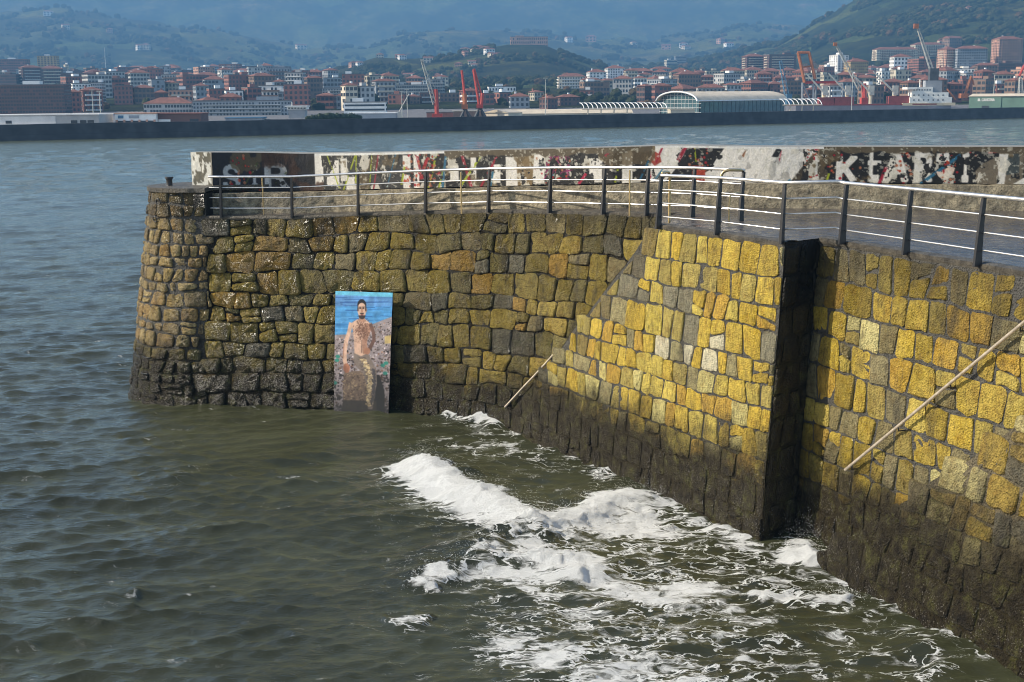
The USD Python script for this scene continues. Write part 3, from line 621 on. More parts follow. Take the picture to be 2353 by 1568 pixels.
for y in range(60, 620, 5):
    k = rr_.uniform(-1, 1); pd.rectangle([0, y, 980, y + 5], fill=(int(62 + 22 * k + 20 * (y < 250)), int(138 + 24 * k), int(196 + 22 * k)))
for k in range(60):
    y = rr_.uniform(150, 560); x = rr_.uniform(80, 800); pd.line([(x, y), (x + rr_.uniform(60, 260), y + rr_.uniform(-4, 6))], fill=(95, 160, 205) if k % 2 else (22, 70, 140), width=int(rr_.integers(3, 8)))
pd.polygon([(0, 0), (980, 0), (980, 162), (0, 122)], fill=(92, 184, 212))
pd.polygon([(0, 556), (250, 545), (560, 440), (690, 395), (830, 350), (980, 330), (980, 1568), (0, 1568)], fill=(150, 134, 130))
for k in range(2600):
    x, y = rr_.uniform(20, 900), rr_.uniform(360, 1500)
    if y < 560 - max(0, x - 250) * .35 + 8: continue
    s = rr_.uniform(4, 15) * (.6 + (y - 350) / 1100); b = rr_.uniform(.3, 1.5) * (1 if y < 960 else .62); base = [(132, 112, 116), (150, 130, 122), (70, 52, 50), (165, 150, 148), (92, 72, 58), (120, 84, 62)][k % 6]
    pd.polygon([(x + s * math.cos(a) * rr_.uniform(.7, 1.2), y + .7 * s * math.sin(a)) for a in np.linspace(0, 5.4, 6)], fill=tuple(int(min(235, c * b)) for c in base))
pd.polygon([(722, 560), (800, 545), (800, 630), (724, 635)], fill=(196, 164, 96))
for x, y in ((130, 820), (700, 860), (740, 835), (100, 1060), (730, 940), (140, 780)): pd.ellipse([x - 28, y - 18, x + 28, y + 18], fill=(40, 128, 108))
SK, SKs, SKd = (214, 166, 134), (172, 122, 94), (104, 72, 58)
pd.polygon([(600, 960), (660, 960), (720, 1120), (730, 1400), (560, 1420), (590, 1200)], fill=(34, 28, 26))
pd.polygon([(330, 930), (480, 920), (500, 1240), (200, 1240), (215, 960)], fill=(122, 98, 78))
for k in range(300):
    x, y = rr_.uniform(200, 500), rr_.uniform(950, 1400); pd.ellipse([x - 9, y - 6, x + 9, y + 6], fill=[(150, 118, 84), (84, 62, 48), (172, 142, 104), (108, 84, 68)][k % 4])
pd.polygon([(200, 1240), (620, 1230), (640, 1568), (150, 1568)], fill=(62, 52, 42))
pd.polygon([(340, 740), (515, 740), (575, 830), (622, 930), (628, 1040), (600, 1180), (570, 1320), (515, 1320), (498, 1180), (492, 1060), (462, 960), (385, 890), (340, 830)], fill=(128, 110, 96))
for k in range(240):
    y = rr_.uniform(800, 1290); x = np.interp(y, [800, 900, 1000, 1290], [455, 520, 540, 530]) + rr_.normal(0, 16); pd.ellipse([x - 12, y - 9, x + 12, y + 9], fill=[(208, 176, 120), (186, 152, 104), (222, 196, 146)][k % 3])
for k in range(120):
    y = rr_.uniform(900, 1280); x = np.interp(y, [900, 1000, 1290], [580, 600, 560]) + rr_.normal(0, 10); pd.ellipse([x - 9, y - 8, x + 9, y + 8], fill=(78, 70, 70))
for k in range(170):
    y = rr_.uniform(770, 1290); x = np.interp(y, [770, 900, 1100, 1290], [430, 500, 550, 540]) + rr_.uniform(-70, 60); pd.arc([x - 11, y - 6, x + 11, y + 10], 0, 180, fill=(80, 64, 54), width=3)
pd.polygon([(388, 385), (488, 385), (552, 428), (535, 520), (500, 610), (508, 740), (430, 770), (350, 740), (346, 600), (335, 520), (312, 428)], fill=SK)
pd.polygon([(480, 420), (560, 440), (545, 520), (505, 610), (515, 740), (455, 750), (450, 600)], fill=SKs)
pd.line([(310, 420), (285, 520), (248, 610), (232, 700), (226, 800), (236, 880)], fill=SK, width=48, joint='curve'); pd.line([(222, 640), (206, 800)], fill=SKs, width=14)
pd.ellipse([208, 850, 290, 950], fill=(178, 110, 76)); 
for k in range(4): pd.line([(222 + 17 * k, 880), (226 + 17 * k, 945)], fill=(128, 72, 50), width=5)
pd.line([(545, 430), (585, 520), (592, 600), (545, 680), (505, 720)], fill=SKd, width=42, joint='curve'); pd.ellipse([465, 680, 545, 750], fill=(176, 116, 84))
for k in range(420):
    x, y = 440 + rr_.normal(0, 42), 500 + rr_.normal(0, 48); pd.ellipse([x - 4, y - 4, x + 4, y + 4], fill=(112, 74, 56))
pd.line([(443, 600), (440, 735)], fill=SKd, width=9); pd.line([(345, 610), (430, 640)], fill=SKs, width=6); pd.line([(350, 480), (430, 500)], fill=SKs, width=6)
pd.rectangle([408, 340, 482, 410], fill=SKs); pd.ellipse([388, 260, 410, 312], fill=SKs); pd.ellipse([484, 262, 506, 312], fill=SKs); pd.ellipse([394, 196, 496, 376], fill=(216, 168, 136))
pd.pieslice([390, 176, 498, 300], 180, 360, fill=(26, 22, 24)); pd.rectangle([392, 226, 404, 300], fill=(40, 32, 30)); pd.rectangle([486, 226, 498, 300], fill=(40, 32, 30)); pd.ellipse([402, 214, 486, 290], fill=(220, 172, 140))
pd.chord([402, 286, 490, 384], 10, 170, fill=(56, 42, 38)); pd.rectangle([424, 318, 468, 330], fill=(58, 42, 38)); pd.ellipse([430, 330, 462, 344], fill=(150, 86, 74))
for x in (424, 464): pd.ellipse([x - 13, 262, x + 13, 276], fill=(44, 32, 30)); pd.line([(x - 16, 256), (x + 16, 256)], fill=(34, 26, 26), width=5)
pd.polygon([(438, 262), (452, 262), (458, 312), (434, 312)], fill=(180, 124, 92))
from PIL import ImageFilter
pc = pc.filter(ImageFilter.GaussianBlur(2.6)); pa = np.asarray(pc, float) / 255; yy_, xx_ = np.mgrid[0:1568, 0:980]; pa = pa * .84 + pa.mean(-1, keepdims=True) * .16; pa = np.clip(pa * (.80 + .42 * fbm(np.stack([xx_ * .018, yy_ * .018, 0 * xx_], -1), 4, 12))[..., None] * 1.06, 0, 1); sg, tg = np.meshgrid(np.linspace(0, 1, BWn), np.linspace(0, 1, BHn))
tv = 1 - tg; X_ = (125 - 50 * tv + sg * 693).astype(int).clip(0, 979); Y_ = (87 + 25 * sg * (1 - tv) + tv * 1395).astype(int).clip(0, 1567)
pcol = pa[Y_, X_] ** 2.2; dirt = sstep(.62, .08, tg + .12 * (fbm(np.stack([sg * 6, tg * 12, 0 * sg], -1), 4, 3) - .5)); pcol = pcol * (1 - .62 * dirt[..., None]) + np.array((.02, .017, .012)) * .62 * dirt[..., None]
V = np.array([[bpt(s, t, .025) for s in np.linspace(0, 1, BWn)] for t in np.linspace(0, 1, BHn)])
v, f = grid(V); f = np.vstack([f[:, [0, 1, 2]], f[:, [0, 2, 3]]]); obj('printed_face', (v, fix_winding(v, f, np.array([-.3, -1, 0.]))), M['print'], board, True, pcol.reshape(-1, 3))
cor = np.array([bpt(s, t, h) for h in (-.05, .022) for s, t in ((0, 0), (1, 0), (1, 1), (0, 1))]); hb = trimesh.convex.convex_hull(cor); obj('panel', (hb.vertices, hb.faces), M['black_iron'], board)

# ------------------------------------------------------------------ railings
def railing(name, label, posts, inward, bars_end=None, zt=None):
    t = thing(name, label, 'railing'); tops = []
    for p, n in zip(posts, inward):
        zb = float(z_deck(p[0])); n = np.asarray(n) / np.linalg.norm(n); tg_ = np.array([-n[1], n[0]]); prof = []
        for k in range(9):
            a = k / 8; z = zb - .03 + 1.10 * a; w = .15 - .085 * a ** .8; c = -.035 + .06 * a ** 1.6       # blade leans out and thins upwards
            prof.append([(c - w / 2, z), (c + w / 2, z)])
        V = []; 
        for th in (-.026, .026):
            for (a0, z), (a1, _) in prof: V += [np.r_[p + n * -a0 * -1 + tg_ * th, z], np.r_[p + n * a1 + tg_ * th, z]]
        V = np.array(V); n9 = 18; F = []
        for k in range(8):
            i = 2 * k
            F += [(i, i + 1, i + 3, i + 2), (n9 + i, n9 + i + 2, n9 + i + 3, n9 + i + 1), (i, i + 2, n9 + i + 2, n9 + i), (i + 1, n9 + i + 1, n9 + i + 3, i + 3)]
        F += [(16, 17, n9 + 17, n9 + 16)]
        obj('post', (V, np.array(F)), M['black_iron'], t)
        tops.append(np.r_[p + n * .03, zb + 1.10])
    tops = np.array(tops if bars_end is None else bars_end(tops))
    obj('top_rail', MB().tube(tops, .034, 10).mesh(), M['steel'], t, True)
    for fz in (.73, .47, .21):
        q = tops.copy(); q[:, 2] -= 1.10 * (1 - fz); d = np.gradient(tops[:, :2], axis=0)
        obj('bar', MB().tube(q, .0155, 8).mesh(), M['steel'], t, True)
    for p in tops[::2 if len(tops) > 8 else 1]: pass
    return t
far_posts = [(-8.05, 36.3)] + [(-6.05, 36.1), (-4.18, 35.72), (-2.3, 35.12), (-.6, 34.28), (.96, 33.0), (2.22, 31.72), (3.17, 30.72), (4.1, 29.65), (5.0, 28.5)]
far_posts = [np.array(p) for p in far_posts]
def nrm_of(pl): t = np.gradient(np.array(pl), axis=0); return np.stack([t[:, 1] * -1, t[:, 0]], 1)
def inward_of(pl, sgn): n = nrm_of(pl); n /= np.linalg.norm(n, axis=1, keepdims=True); return n * sgn
inw = inward_of(far_posts, 1)
if (inw[2] @ np.array([.2, 1])) < 0: inw = -inw
fr = railing('steel_railing', 'long steel railing on black blade posts along the far pier wall', [p + n * .06 for p, n in zip(far_posts, inw)], inw, bars_end=lambda T: [T[0] + np.array([-.35, .12, 0.0])] + T)
near_posts = [np.array(p) for p in ((3.16, 27.7), (4.14, 26.0), (5.08, 24.36), (6.17, 24.15), (6.86, 22.5), (7.52, 20.85), (8.25, 19.0))]
inn = [(.87, .49), (.87, .49), (.6, .8), (.93, .37), (.93, .37), (.93, .37), (.93, .37)]
def bend(T):
    c = np.array([6.12, 24.62, 5.73 + 1.10]); return T[:3] + [c] + T[3:]
nr = railing('steel_railing', 'steel railing on black blade posts along the near yellow quay edge', near_posts, inn, bars_end=bend)
for (x, y0, y1) in ((644, 440, 524), (1126 / 1.0625, 426 / 1.0625, 523 / 1.0625), (1448, 396, 497)):
    pass
def pole(parent, x, y, top_dz=1.06):
    zb = float(z_deck(x)); obj('support_pole', MB().tube(np.array([(x, y, zb), (x, y, zb + top_dz)]), .022, 8).mesh(), M['brass'], parent, True)
for (xo_, yb) in ((644, 524.5), (1127, 523), (1537, 528)):
    d = on_z(xo_ / 1.0625, yb / 1.0625, 5.4)
    for _ in range(6): d = on_z(xo_ / 1.0625, yb / 1.0625, float(z_deck(d[0])))
    pole(fr, d[0], d[1], 1.07)
hp5 = np.array([5.0, 28.5]) + np.array([.04, .04])
loop = chaikin([(5.02, 28.55, 6.83), (4.9, 28.1, 6.86), (4.55, 28.2, 6.86), (4.5, 28.22, 6.6), (4.5, 28.22, 5.73)], 2)
obj('end_loop', MB().tube(loop, .034, 10).mesh(), M['brass'], fr, True)
obj('end_loop', MB().tube(chaikin([(4.98, 28.4, 6.36), (4.75, 28.25, 6.36), (4.72, 28.25, 6.2), (4.72, 28.25, 5.73)], 2), .02, 8).mesh(), M['brass'], fr, True)
obj('end_loop', MB().tube(chaikin([(3.2, 27.72, 6.83), (3.32, 28.0, 6.85), (3.42, 28.18, 6.8), (3.42, 28.2, 6.5), (3.42, 28.2, 5.73)], 2), .03, 10).mesh(), M['brass'], nr, True)

def wall_handrail(name, label, wall, pa, pb, off, r, brackets, mat):
    t = thing(name, label, 'handrail'); ends = []
    for (x, y) in (pa, pb):
        us = np.linspace(0, wall.L, 1500); d = ray(x, y); Z = np.full_like(us, 2.0)
        for _ in range(8):
            Q = wall.W(us, Z, off); k = Q[:, 1] / d[1]; Z = EYE[2] + k * d[2]
        Q = wall.W(us, Z, off); e = np.abs(Q[:, 0] * d[1] - Q[:, 1] * d[0]); i = int(np.argmin(e)); ends.append((us[i], Z[i]))
    (ua, za), (ub, zb) = ends
    f = np.linspace(0, 1, 12); pts = wall.W(ua + (ub - ua) * f, za + (zb - za) * f, off)
    obj('rail', MB().tube(pts, r, 10).mesh(), mat, t, True)
    for b in brackets:
        u, z = ua + (ub - ua) * b, za + (zb - za) * b
        obj('bracket', MB().tube(np.array([wall.W(u, z, off), wall.W(u, z - .09, off * .9), wall.W(u, z - .1, -.02)]), .014, 6).mesh(), M['black_iron'], t, True)
    return ends
wall_handrail('handrail', 'short sloping metal handrail fixed to the pier wall above the hidden steps', PW, (1276, 810), (1160, 936), .14, .026, (.08, .9), M['weathered_pipe'])
wall_handrail('handrail', 'long sloping metal handrail on brackets running up the quay wall at the right', BW, (2400, 702), (1942, 1080), .17, .028, (.1, .42, .69, .96), M['weathered_pipe'])

# ------------------------------------------------------------------ small iron things on the head
bo = at(389, 417, 37.6)
prof = np.array([(0, 0), (.10, 0), (.10, .03), (.085, .05), (.09, .16), (.12, .22), (.12, .235), (0, .235)])
bl = trimesh.creation.revolve(prof, sections=20); b = thing('mooring_bollard', 'small black iron bollard standing on the pier head', 'bollard', (bo[0], bo[1], 6.03))
obj('post', MB().tube(np.array([(0, 0, 0), (0, 0, .02), (0, 0, .16), (0, 0, .2)]), [.1, .085, .085, .11], 16).mesh(), M['black_iron'], b, 40)
obj('cap', MB().tube(np.array([(0, 0, .2), (0, 0, .24)]), [.125, .12], 16).mesh(), M['black_iron'], b, 40)
def head_pt(x, y, h=.1):
    us = np.linspace(U_HEAD - 1.5, PW.L, 700); d = ray(x, y); Z = np.full_like(us, 4.0)
    for _ in range(8): Q = PW.W(us, Z, h); Z = EYE[2] + Q[:, 1] / d[1] * d[2]
    Q = PW.W(us, Z, h); e = np.abs(Q[:, 0] * d[1] - Q[:, 1] * d[0]) + 10 * (PW.N(us)[:, 1] > .3); i = int(np.argmin(e)); return Q[i], PW.N(us[i:i + 1])[0]
for (x, y), lb in (((363.5, 464), 'upper iron mooring ring hanging on the rounded pier head'), ((356, 504), 'lower iron mooring ring hanging on the rounded pier head')):
    p, n = head_pt(x, y); t = thing('mooring_ring', lb, 'mooring ring', p); s = np.array([-n[1], n[0], 0]); a = np.linspace(0, 2 * np.pi, 21)
    ring = np.array([(s * math.cos(q) * .085 + np.array([0, 0, 1]) * math.sin(q) * .075 + np.r_[n, 0] * .02 * math.sin(q)) for q in a]); obj('ring', MB().tube(ring, .014, 6).mesh(), M['black_iron'], t, True)
    obj('staple', MB().tube(np.array([s * .05 + (0, 0, .08), np.r_[n, 0] * .03 + (0, 0, .085), -s * .05 - np.r_[n, 0] * .12 + (0, 0, .09)]), .014, 6).mesh(), M['black_iron'], t, True)
for (x, y), lb in (((336, 822), 'upper rusty iron rung set low in the pier head'), ((331, 859), 'lower rusty iron rung set low in the pier head')):
    p, n = head_pt(x, y, .12); s = np.array([-n[1], n[0], 0]); nn = np.r_[n, 0]
    tag(obj('iron_rung', MB().tube(np.array([p - s * .14 - nn * .2, p - s * .14, p + s * .14, p + s * .14 - nn * .2]), .016, 6).mesh(), M['black_iron'], None, True), lb, 'rung')
# ------------------------------------------------------------------ water
def xy_of(pts, z=.1): return np.array([on_z(x, y, z)[:2] for x, y in pts])
def dist_line(P, L):
    best = np.full(P.shape[:-1], 1e9); side = np.zeros(P.shape[:-1]); par = np.zeros(P.shape[:-1]); acc = 0
    tot = np.linalg.norm(np.diff(L, axis=0), axis=1).sum()
    for a, b in zip(L[:-1], L[1:]):
        d = b - a; l2 = d @ d; t = np.clip(((P - a) @ d) / l2, 0, 1); q = a + t[..., None] * d; e = np.linalg.norm(P - q, axis=-1)
        s = (P[..., 0] - a[0]) * d[1] - (P[..., 1] - a[1]) * d[0]
        m = e < best; best = np.where(m, e, best); side = np.where(m, np.sign(s), side); par = np.where(m, (acc + t * math.sqrt(l2)) / tot, par); acc += math.sqrt(l2)
    return best, side, par
wr = np.random.default_rng(17); waves = []
for lam, cnt, a in ((6.5, 5, .0200), (3.4, 8, .0130), (1.9, 12, .0095), (1.05, 18, .0056), (.62, 22, .0052), (.36, 24, .0034), (.22, 22, .0016)):
    for _ in range(cnt):
        th = math.radians(-78) + wr.normal(0, .38 if lam > 1 else .5); l = lam * wr.uniform(.72, 1.35)
        waves.append((2 * np.pi / l * math.cos(th), 2 * np.pi / l * math.sin(th), wr.uniform(0, 6.28), a * wr.uniform(.6, 1.3)))
bore = chaikin(xy_of([(930, 1040), (975, 1070), (1050, 1115), (1150, 1160), (1250, 1190), (1330, 1172), (1420, 1135), (1545, 1122)], .2), 1)
crest2 = xy_of([(1060, 1285), (1110, 1250), (1190, 1222), (1290, 1212)]); crest3 = xy_of([(945, 1345), (1000, 1312), (1050, 1330)]); crest4 = xy_of([(890, 1430), (935, 1412), (1000, 1418)])
crest5 = xy_of([(1690, 1352), (1800, 1362), (1900, 1368), (1990, 1362)]); crest6 = xy_of([(2060, 1425), (2110, 1462), (2150, 1510), (2180, 1560)])
crest7 = xy_of([(1010, 955), (1060, 945), (1130, 965), (1165, 975)]); crest8 = xy_of([(1230, 1262), (1300, 1300), (1370, 1330)])
crest9 = xy_of([(380, 1110), (430, 1075), (470, 1060)]); crest10 = xy_of([(200, 1395), (260, 1385), (330, 1380)])
lace = Polygon(xy_of([(1060, 1320), (1150, 1235), (1290, 1200), (1540, 1125), (1700, 1205), (1775, 1235), (1880, 1240), (1995, 1352), (1720, 1362), (1680, 1600), (1230, 1600), (1120, 1440)], 0))
lace2 = Polygon(xy_of([(1620, 1380), (2000, 1372), (2353, 1560), (2353, 1620), (1500, 1620)], 0)); lace3 = Polygon(xy_of([(985, 985), (1150, 945), (1240, 1020), (1500, 1110), (1380, 1130), (1240, 1070), (1010, 1045)], 0))
def poly_dist(P, poly):                                 # signed distance, positive inside
    L = np.array(poly.exterior.coords); d, _, _ = dist_line(P, L); ins = np.zeros(P.shape[:-1], bool); j = len(L) - 2
    for i in range(len(L) - 1):
        (xi, yi), (xj, yj) = L[i], L[j]; c = ((yi > P[..., 1]) != (yj > P[..., 1])) & (P[..., 0] < (xj - xi) * (P[..., 1] - yi) / (yj - yi + 1e-12) + xi); ins ^= c; j = i
    return np.where(ins, d, -d)
rows_d = [9.0]
while rows_d[-1] < 15: rows_d.append(rows_d[-1] * 1.02)
while rows_d[-1] < 48: rows_d.append(rows_d[-1] * 1.0029)
while rows_d[-1] < 120: rows_d.append(rows_d[-1] * 1.0042)
while rows_d[-1] < 820: rows_d.append(rows_d[-1] * 1.012)
rows_d = np.array(rows_d)
th = np.r_[np.linspace(-.80, -.44, 30)[:-1], np.arange(-.44, .44, .00205), np.linspace(.44, .80, 30)]
TX = np.tan(th); PX = rows_d[:, None] * TX[None]; PY = np.broadcast_to(rows_d[:, None], PX.shape).copy(); PXY = np.stack([PX, PY], -1)
Hh = np.zeros_like(PX); DXx = np.zeros_like(PX); DYy = np.zeros_like(PX)
for kx, ky, ph, a in waves:
    lam = 2 * np.pi / math.hypot(kx, ky); fade = sstep(lam * 150, lam * 70, rows_d)[:, None]
    if fade.max() <= 0: continue
    n_ = int((fade[:, 0] > 0).sum()); s = kx * PX[:n_] + ky * PY[:n_] + ph; Hh[:n_] += a * fade[:n_] * np.sin(s); c = .8 * a * fade[:n_] * np.cos(s); kk_ = math.hypot(kx, ky); DXx[:n_] += c * kx / kk_; DYy[:n_] += c * ky / kk_
gust = .62 + .75 * fbm(np.stack([PX * .13, PY * .09, 0 * PX], -1), 3, 8)
calm = 1 - .55 * np.exp(-((PX + 3.2) / 5.0) ** 2 - ((PY - 32.5) / 2.6) ** 2)      # lee under the wall
Hh *= gust * calm; DXx *= gust * calm; DYy *= gust * calm
near = rows_d < 48; NS = slice(0, int(near.sum())); Pn = PXY[NS]
foam = np.zeros_like(PX); fb = fbm(np.stack([Pn[..., 0] * 2.2, Pn[..., 1] * 2.2, 0 * Pn[..., 0]], -1), 4, 31); fb2 = fbm(np.stack([Pn[..., 0] * 6, Pn[..., 1] * 6, 0 * Pn[..., 0]], -1), 3, 33); fb3 = fbm(np.stack([Pn[..., 0] * 14, Pn[..., 1] * 14, 0 * Pn[..., 0]], -1), 2, 35)
def crest(L, h, w_front, w_back, fo, foam_w, camera_side=1.0, ends=.18, fall=0.0):
    d, s, t = dist_line(Pn, L); s = s * camera_side; d = d + .35 * (fb - .5); d = np.abs(d)
    e = sstep(0, ends, t) * sstep(1, 1 - ends, t) * (1 - fall * t); w = np.where(s > 0, w_front, w_back)
    Hh[NS] += h * e * np.exp(-(d / w) ** 2)
    foam[NS] = np.maximum(foam[NS], fo * e * np.exp(-(d / np.where(s > 0, foam_w, foam_w * .45)) ** 2)); return d, s, e
d, s, e = crest(bore, .38, .42, 1.2, 2.7, .72, 1.0, .10, .52); lump = e * np.exp(-(d / .8) ** 2); Hh[NS] += lump * (.10 * (fb - .5) + .08 * (fb2 - .5) + .06 * (fb3 - .5))
for L, h, fo, fw in ((crest2, .20, 1.0, .25), (crest3, .10, 1.1, .45), (crest4, .07, .8, .35), (crest5, .12, 1.3, .35), (crest6, .12, .5, .12), (crest7, .22, 1.3, .4), (crest8, .12, 1.35, .4), (crest9, .10, .12, .2), (crest10, .05, .05, .2)):
    d, s, e = crest(L, h, .35, .8, fo, fw); Hh[NS] += e * np.exp(-(d / .4) ** 2) * sstep(.2, 1, fo) * (.08 * (fb2 - .5) + .05 * (fb3 - .5))
sd = poly_dist(Pn, lace); reg = sstep(-.8, .9, sd + 1.6 * (fb - .5)); foam[NS] = np.maximum(foam[NS], reg * (.40 + .72 * sstep(.40, .66, fbm(np.stack([Pn[..., 0] * .8, Pn[..., 1] * .8, 0 * fb], -1), 3, 41))))
Hh[NS] += reg * (.10 * (fb - .5) + .05 * (fb2 - .5) + .012 * (fb3 - .5))
for pl_, k in ((lace2, .42), (lace3, .5)):
    sd = poly_dist(Pn, pl_); foam[NS] = np.maximum(foam[NS], k * sstep(-.5, .8, sd + 1.4 * (fb - .5)) * sstep(.40, .62, fb))
for Wl in (AW, CW):
    b = Wl.P(np.linspace(0, Wl.L * .98, 40)) + Wl.N(np.linspace(0, Wl.L * .98, 40)) * (Wl.b * 5.5 if Wl is AW else .75); d, _, _ = dist_line(Pn, b); foam[NS] = np.maximum(foam[NS], .75 * np.exp(-(d / .22) ** 2) * sstep(.42, .6, fb))
sp = xy_of([(1862, 1268)])[0]; d = np.linalg.norm(Pn - sp, axis=-1); Hh[NS] += .35 * np.exp(-(d / .4) ** 2) * (fb2 + .2); foam[NS] = np.maximum(foam[NS], 2.2 * np.exp(-(d / .55) ** 2))
foam[NS] = np.maximum(foam[NS], .14 * sstep(.55, .7, fb) * sstep(-3.5, -.5, Pn[..., 0]))
Xw = np.stack([PX + DXx, PY + DYy, Hh], -1); v, f = grid(Xw)
M['water'] = usdkit.material(stage, '/World/Looks/water', {
    'g': ('geometry', {}), 'd': ('attribute', dict(attribute='foam')),
    'ms': ('mapping', dict(scale=(.62, 1.35, .6))), 'wn': ('noise_texture', dict(scale=1.5, detail=3.0)), 'w1': ('mix_vector', dict(fac=.28)), 'add': ('mix', dict(mix_type='linear_light', fac=.55)),
    'n1': ('noise_texture', dict(scale=2.2, detail=6.0, roughness=.55)), 's': ('math', dict(math_type='subtract', value2=.5)), 'a': ('math', dict(math_type='absolute')),
    'sn': ('math', dict(math_type='multiply_add', value2=7.5)), 'so': ('map_range', dict(range_type='smoothstep', from_min=5.1, from_max=6.7, to_min=0.0, to_max=1.0, clamp=True)), 'mx2': ('math', dict(math_type='maximum')), 'pn': ('noise_texture', dict(scale=2.1, detail=10.0, roughness=.66, distortion=.4)), 'pd': ('math', dict(math_type='multiply_add', value2=.23)), 'pm': ('map_range', dict(range_type='smoothstep', from_min=.63, from_max=.76, to_min=0.0, to_max=.9, clamp=True)), 'mx3': ('math', dict(math_type='maximum')),
    'dw': ('math', dict(math_type='multiply_add', value2=.036, value3=.0001)), 'q': ('math', dict(math_type='divide')), 'fm': ('map_range', dict(range_type='smoothstep', from_min=1.15, from_max=.7, to_min=0.0, to_max=1.0, clamp=True)),
    'n3': ('noise_texture', dict(scale=8.0, detail=7.0, roughness=.75)), 'b3': ('math', dict(math_type='multiply_add', value2=.22)), 'b4': ('map_range', dict(range_type='smoothstep', from_min=.40, from_max=.60, to_min=0.0, to_max=.95, clamp=True)),
    'mul': ('math', dict(math_type='multiply', use_clamp=True)),
    'mb': ('mapping', dict(scale=(.62, 1.5, .6))), 'r1': ('noise_texture', dict(scale=4.2, detail=5.0, roughness=.6, distortion=.5)), 'b': ('bump', dict(strength=.9, distance=.05)),
    'cn': ('noise_texture', dict(scale=.35, detail=3.0)), 'cr': ('rgb_ramp', dict(ramp=[(.35, (.022, .023, .010)), (.65, (.035, .037, .018))])),
    'p': ('principled_bsdf', dict(base_color=(0, 0, 0), roughness=.05, ior=1.48, specular_ior_level=.5)), 'up': ('combine_xyz', dict(x=0.0, y=0.0, z=1.0)), 'df': ('diffuse_bsdf', {}), 'wa': ('add_closure', {}),
    'n1b': ('voronoi_texture', dict(feature='distance_to_edge', scale=4.6)), 'a2': ('math', dict(math_type='add', value2=.025)), 'q2': ('math', dict(math_type='divide')), 'fm2': ('map_range', dict(range_type='smoothstep', from_min=.95, from_max=.5, to_min=0.0, to_max=.55, clamp=True)), 'fmx': ('math', dict(math_type='maximum')), 'r2n': ('noise_texture', dict(scale=17.0, detail=3.0, roughness=.6)), 'hb': ('math', dict(math_type='multiply_add', value2=.3)),
    'fb': ('noise_texture', dict(scale=22.0, detail=7.0, roughness=.75)), 'fbb': ('bump', dict(strength=1.0, distance=.16)),
    'f0': ('principled_bsdf', dict(base_color=(.88, .88, .84), roughness=.75, specular_ior_level=.3)), 'fd': ('diffuse_bsdf', dict(color=(.90, .90, .86))), 'f': ('mix_closure', dict(fac=.22)), 'mx': ('mix_closure', {})},
    [('g.position', 'ms.vector'), ('ms.vector', 'wn.vector'), ('ms.vector', 'add.color1'), ('wn.color', 'add.color2'), ('add.color', 'n1.vector'), ('n1.fac', 's.value1'), ('s.value', 'a.value1'), ('pn.fac', 'sn.value1'), ('d.fac', 'sn.value3'), ('sn.value', 'so.value'), ('mul.value', 'mx2.value1'), ('so.result', 'mx2.value2'), ('add.color', 'pn.vector'), ('d.fac', 'pd.value1'), ('pn.fac', 'pd.value3'), ('pd.value', 'pm.value'),
     ('d.fac', 'dw.value1'), ('a.value', 'q.value1'), ('dw.value', 'q.value2'), ('q.value', 'fm.value'), ('add.color', 'n1b.vector'), ('n1b.distance', 'a2.value1'), ('a2.value', 'q2.value1'), ('dw.value', 'q2.value2'), ('q2.value', 'fm2.value'), ('fm.result', 'fmx.value1'), ('fm2.result', 'fmx.value2'), ('g.position', 'n3.vector'), ('d.fac', 'b3.value1'), ('n3.fac', 'b3.value3'), ('b3.value', 'b4.value'), ('fmx.value', 'mx3.value1'), ('pm.result', 'mx3.value2'), ('mx3.value', 'mul.value1'), ('b4.result', 'mul.value2'),
     ('g.position', 'mb.vector'), ('mb.vector', 'r1.vector'), ('mb.vector', 'r2n.vector'), ('r2n.fac', 'hb.value1'), ('r1.fac', 'hb.value3'), ('hb.value', 'b.height'), ('b.normal', 'p.normal'), ('g.position', 'cn.vector'), ('cn.fac', 'cr.fac'), ('cr.color', 'df.color'), ('up.vector', 'df.normal'), ('df.BSDF', 'wa.closure1'), ('p.BSDF', 'wa.closure2'),
     ('g.position', 'fb.vector'), ('fb.fac', 'fbb.height'), ('fbb.normal', 'f0.normal'), ('up.vector', 'fd.normal'), ('f0.BSDF', 'f.closure1'), ('fd.BSDF', 'f.closure2'), ('mx2.value', 'mx.fac'), ('wa.closure', 'mx.closure1'), ('f.closure', 'mx.closure2')], surface='mx.closure')
wm = usdkit.mesh(stage, unique('/World', 'water'), (v, f), M['water'], True)
UsdGeom.PrimvarsAPI(wm).CreatePrimvar('foam', Sdf.ValueTypeNames.FloatArray, 'vertex').Set(Vt.FloatArray.FromNumpy(foam.astype(np.float32).ravel()))
tag(wm.GetPrim(), 'choppy olive and blue harbour water with white foam by the walls', 'water', None, 'structure')

# spray thrown up along the breaking crest and at the wall
sr = np.random.default_rng(8); sp_pos, sp_sc = [], []
def near_h(p): i = min(int(np.searchsorted(rows_d, p[1])), len(rows_d) - 2); j = int(np.argmin(np.abs(TX - p[0] / p[1]))); return Hh[i, j]
for L, n_, up in ((bore, 1100, .16), (crest7, 260, .22), (crest3, 120, .08), (crest2, 150, .07), (crest8, 120, .06), (xy_of([(1845, 1275), (1868, 1262)]), 240, .30), (crest5[2:], 90, .08)):
    for _ in range(2 * n_):
        k = sr.integers(len(L) - 1); t = sr.random(); p = L[k] * (1 - t) + L[k + 1] * t + sr.normal(0, .22, 2); sp_pos.append((p[0], p[1], near_h(p) + abs(sr.normal(0, up)) + .01)); s_ = sr.uniform(.002, .0045); sp_sc.append((s_, s_, s_ * sr.uniform(.8, 1.6)))
M['spray'] = simple('spray', (.75, .75, .73), .5, var=.05)
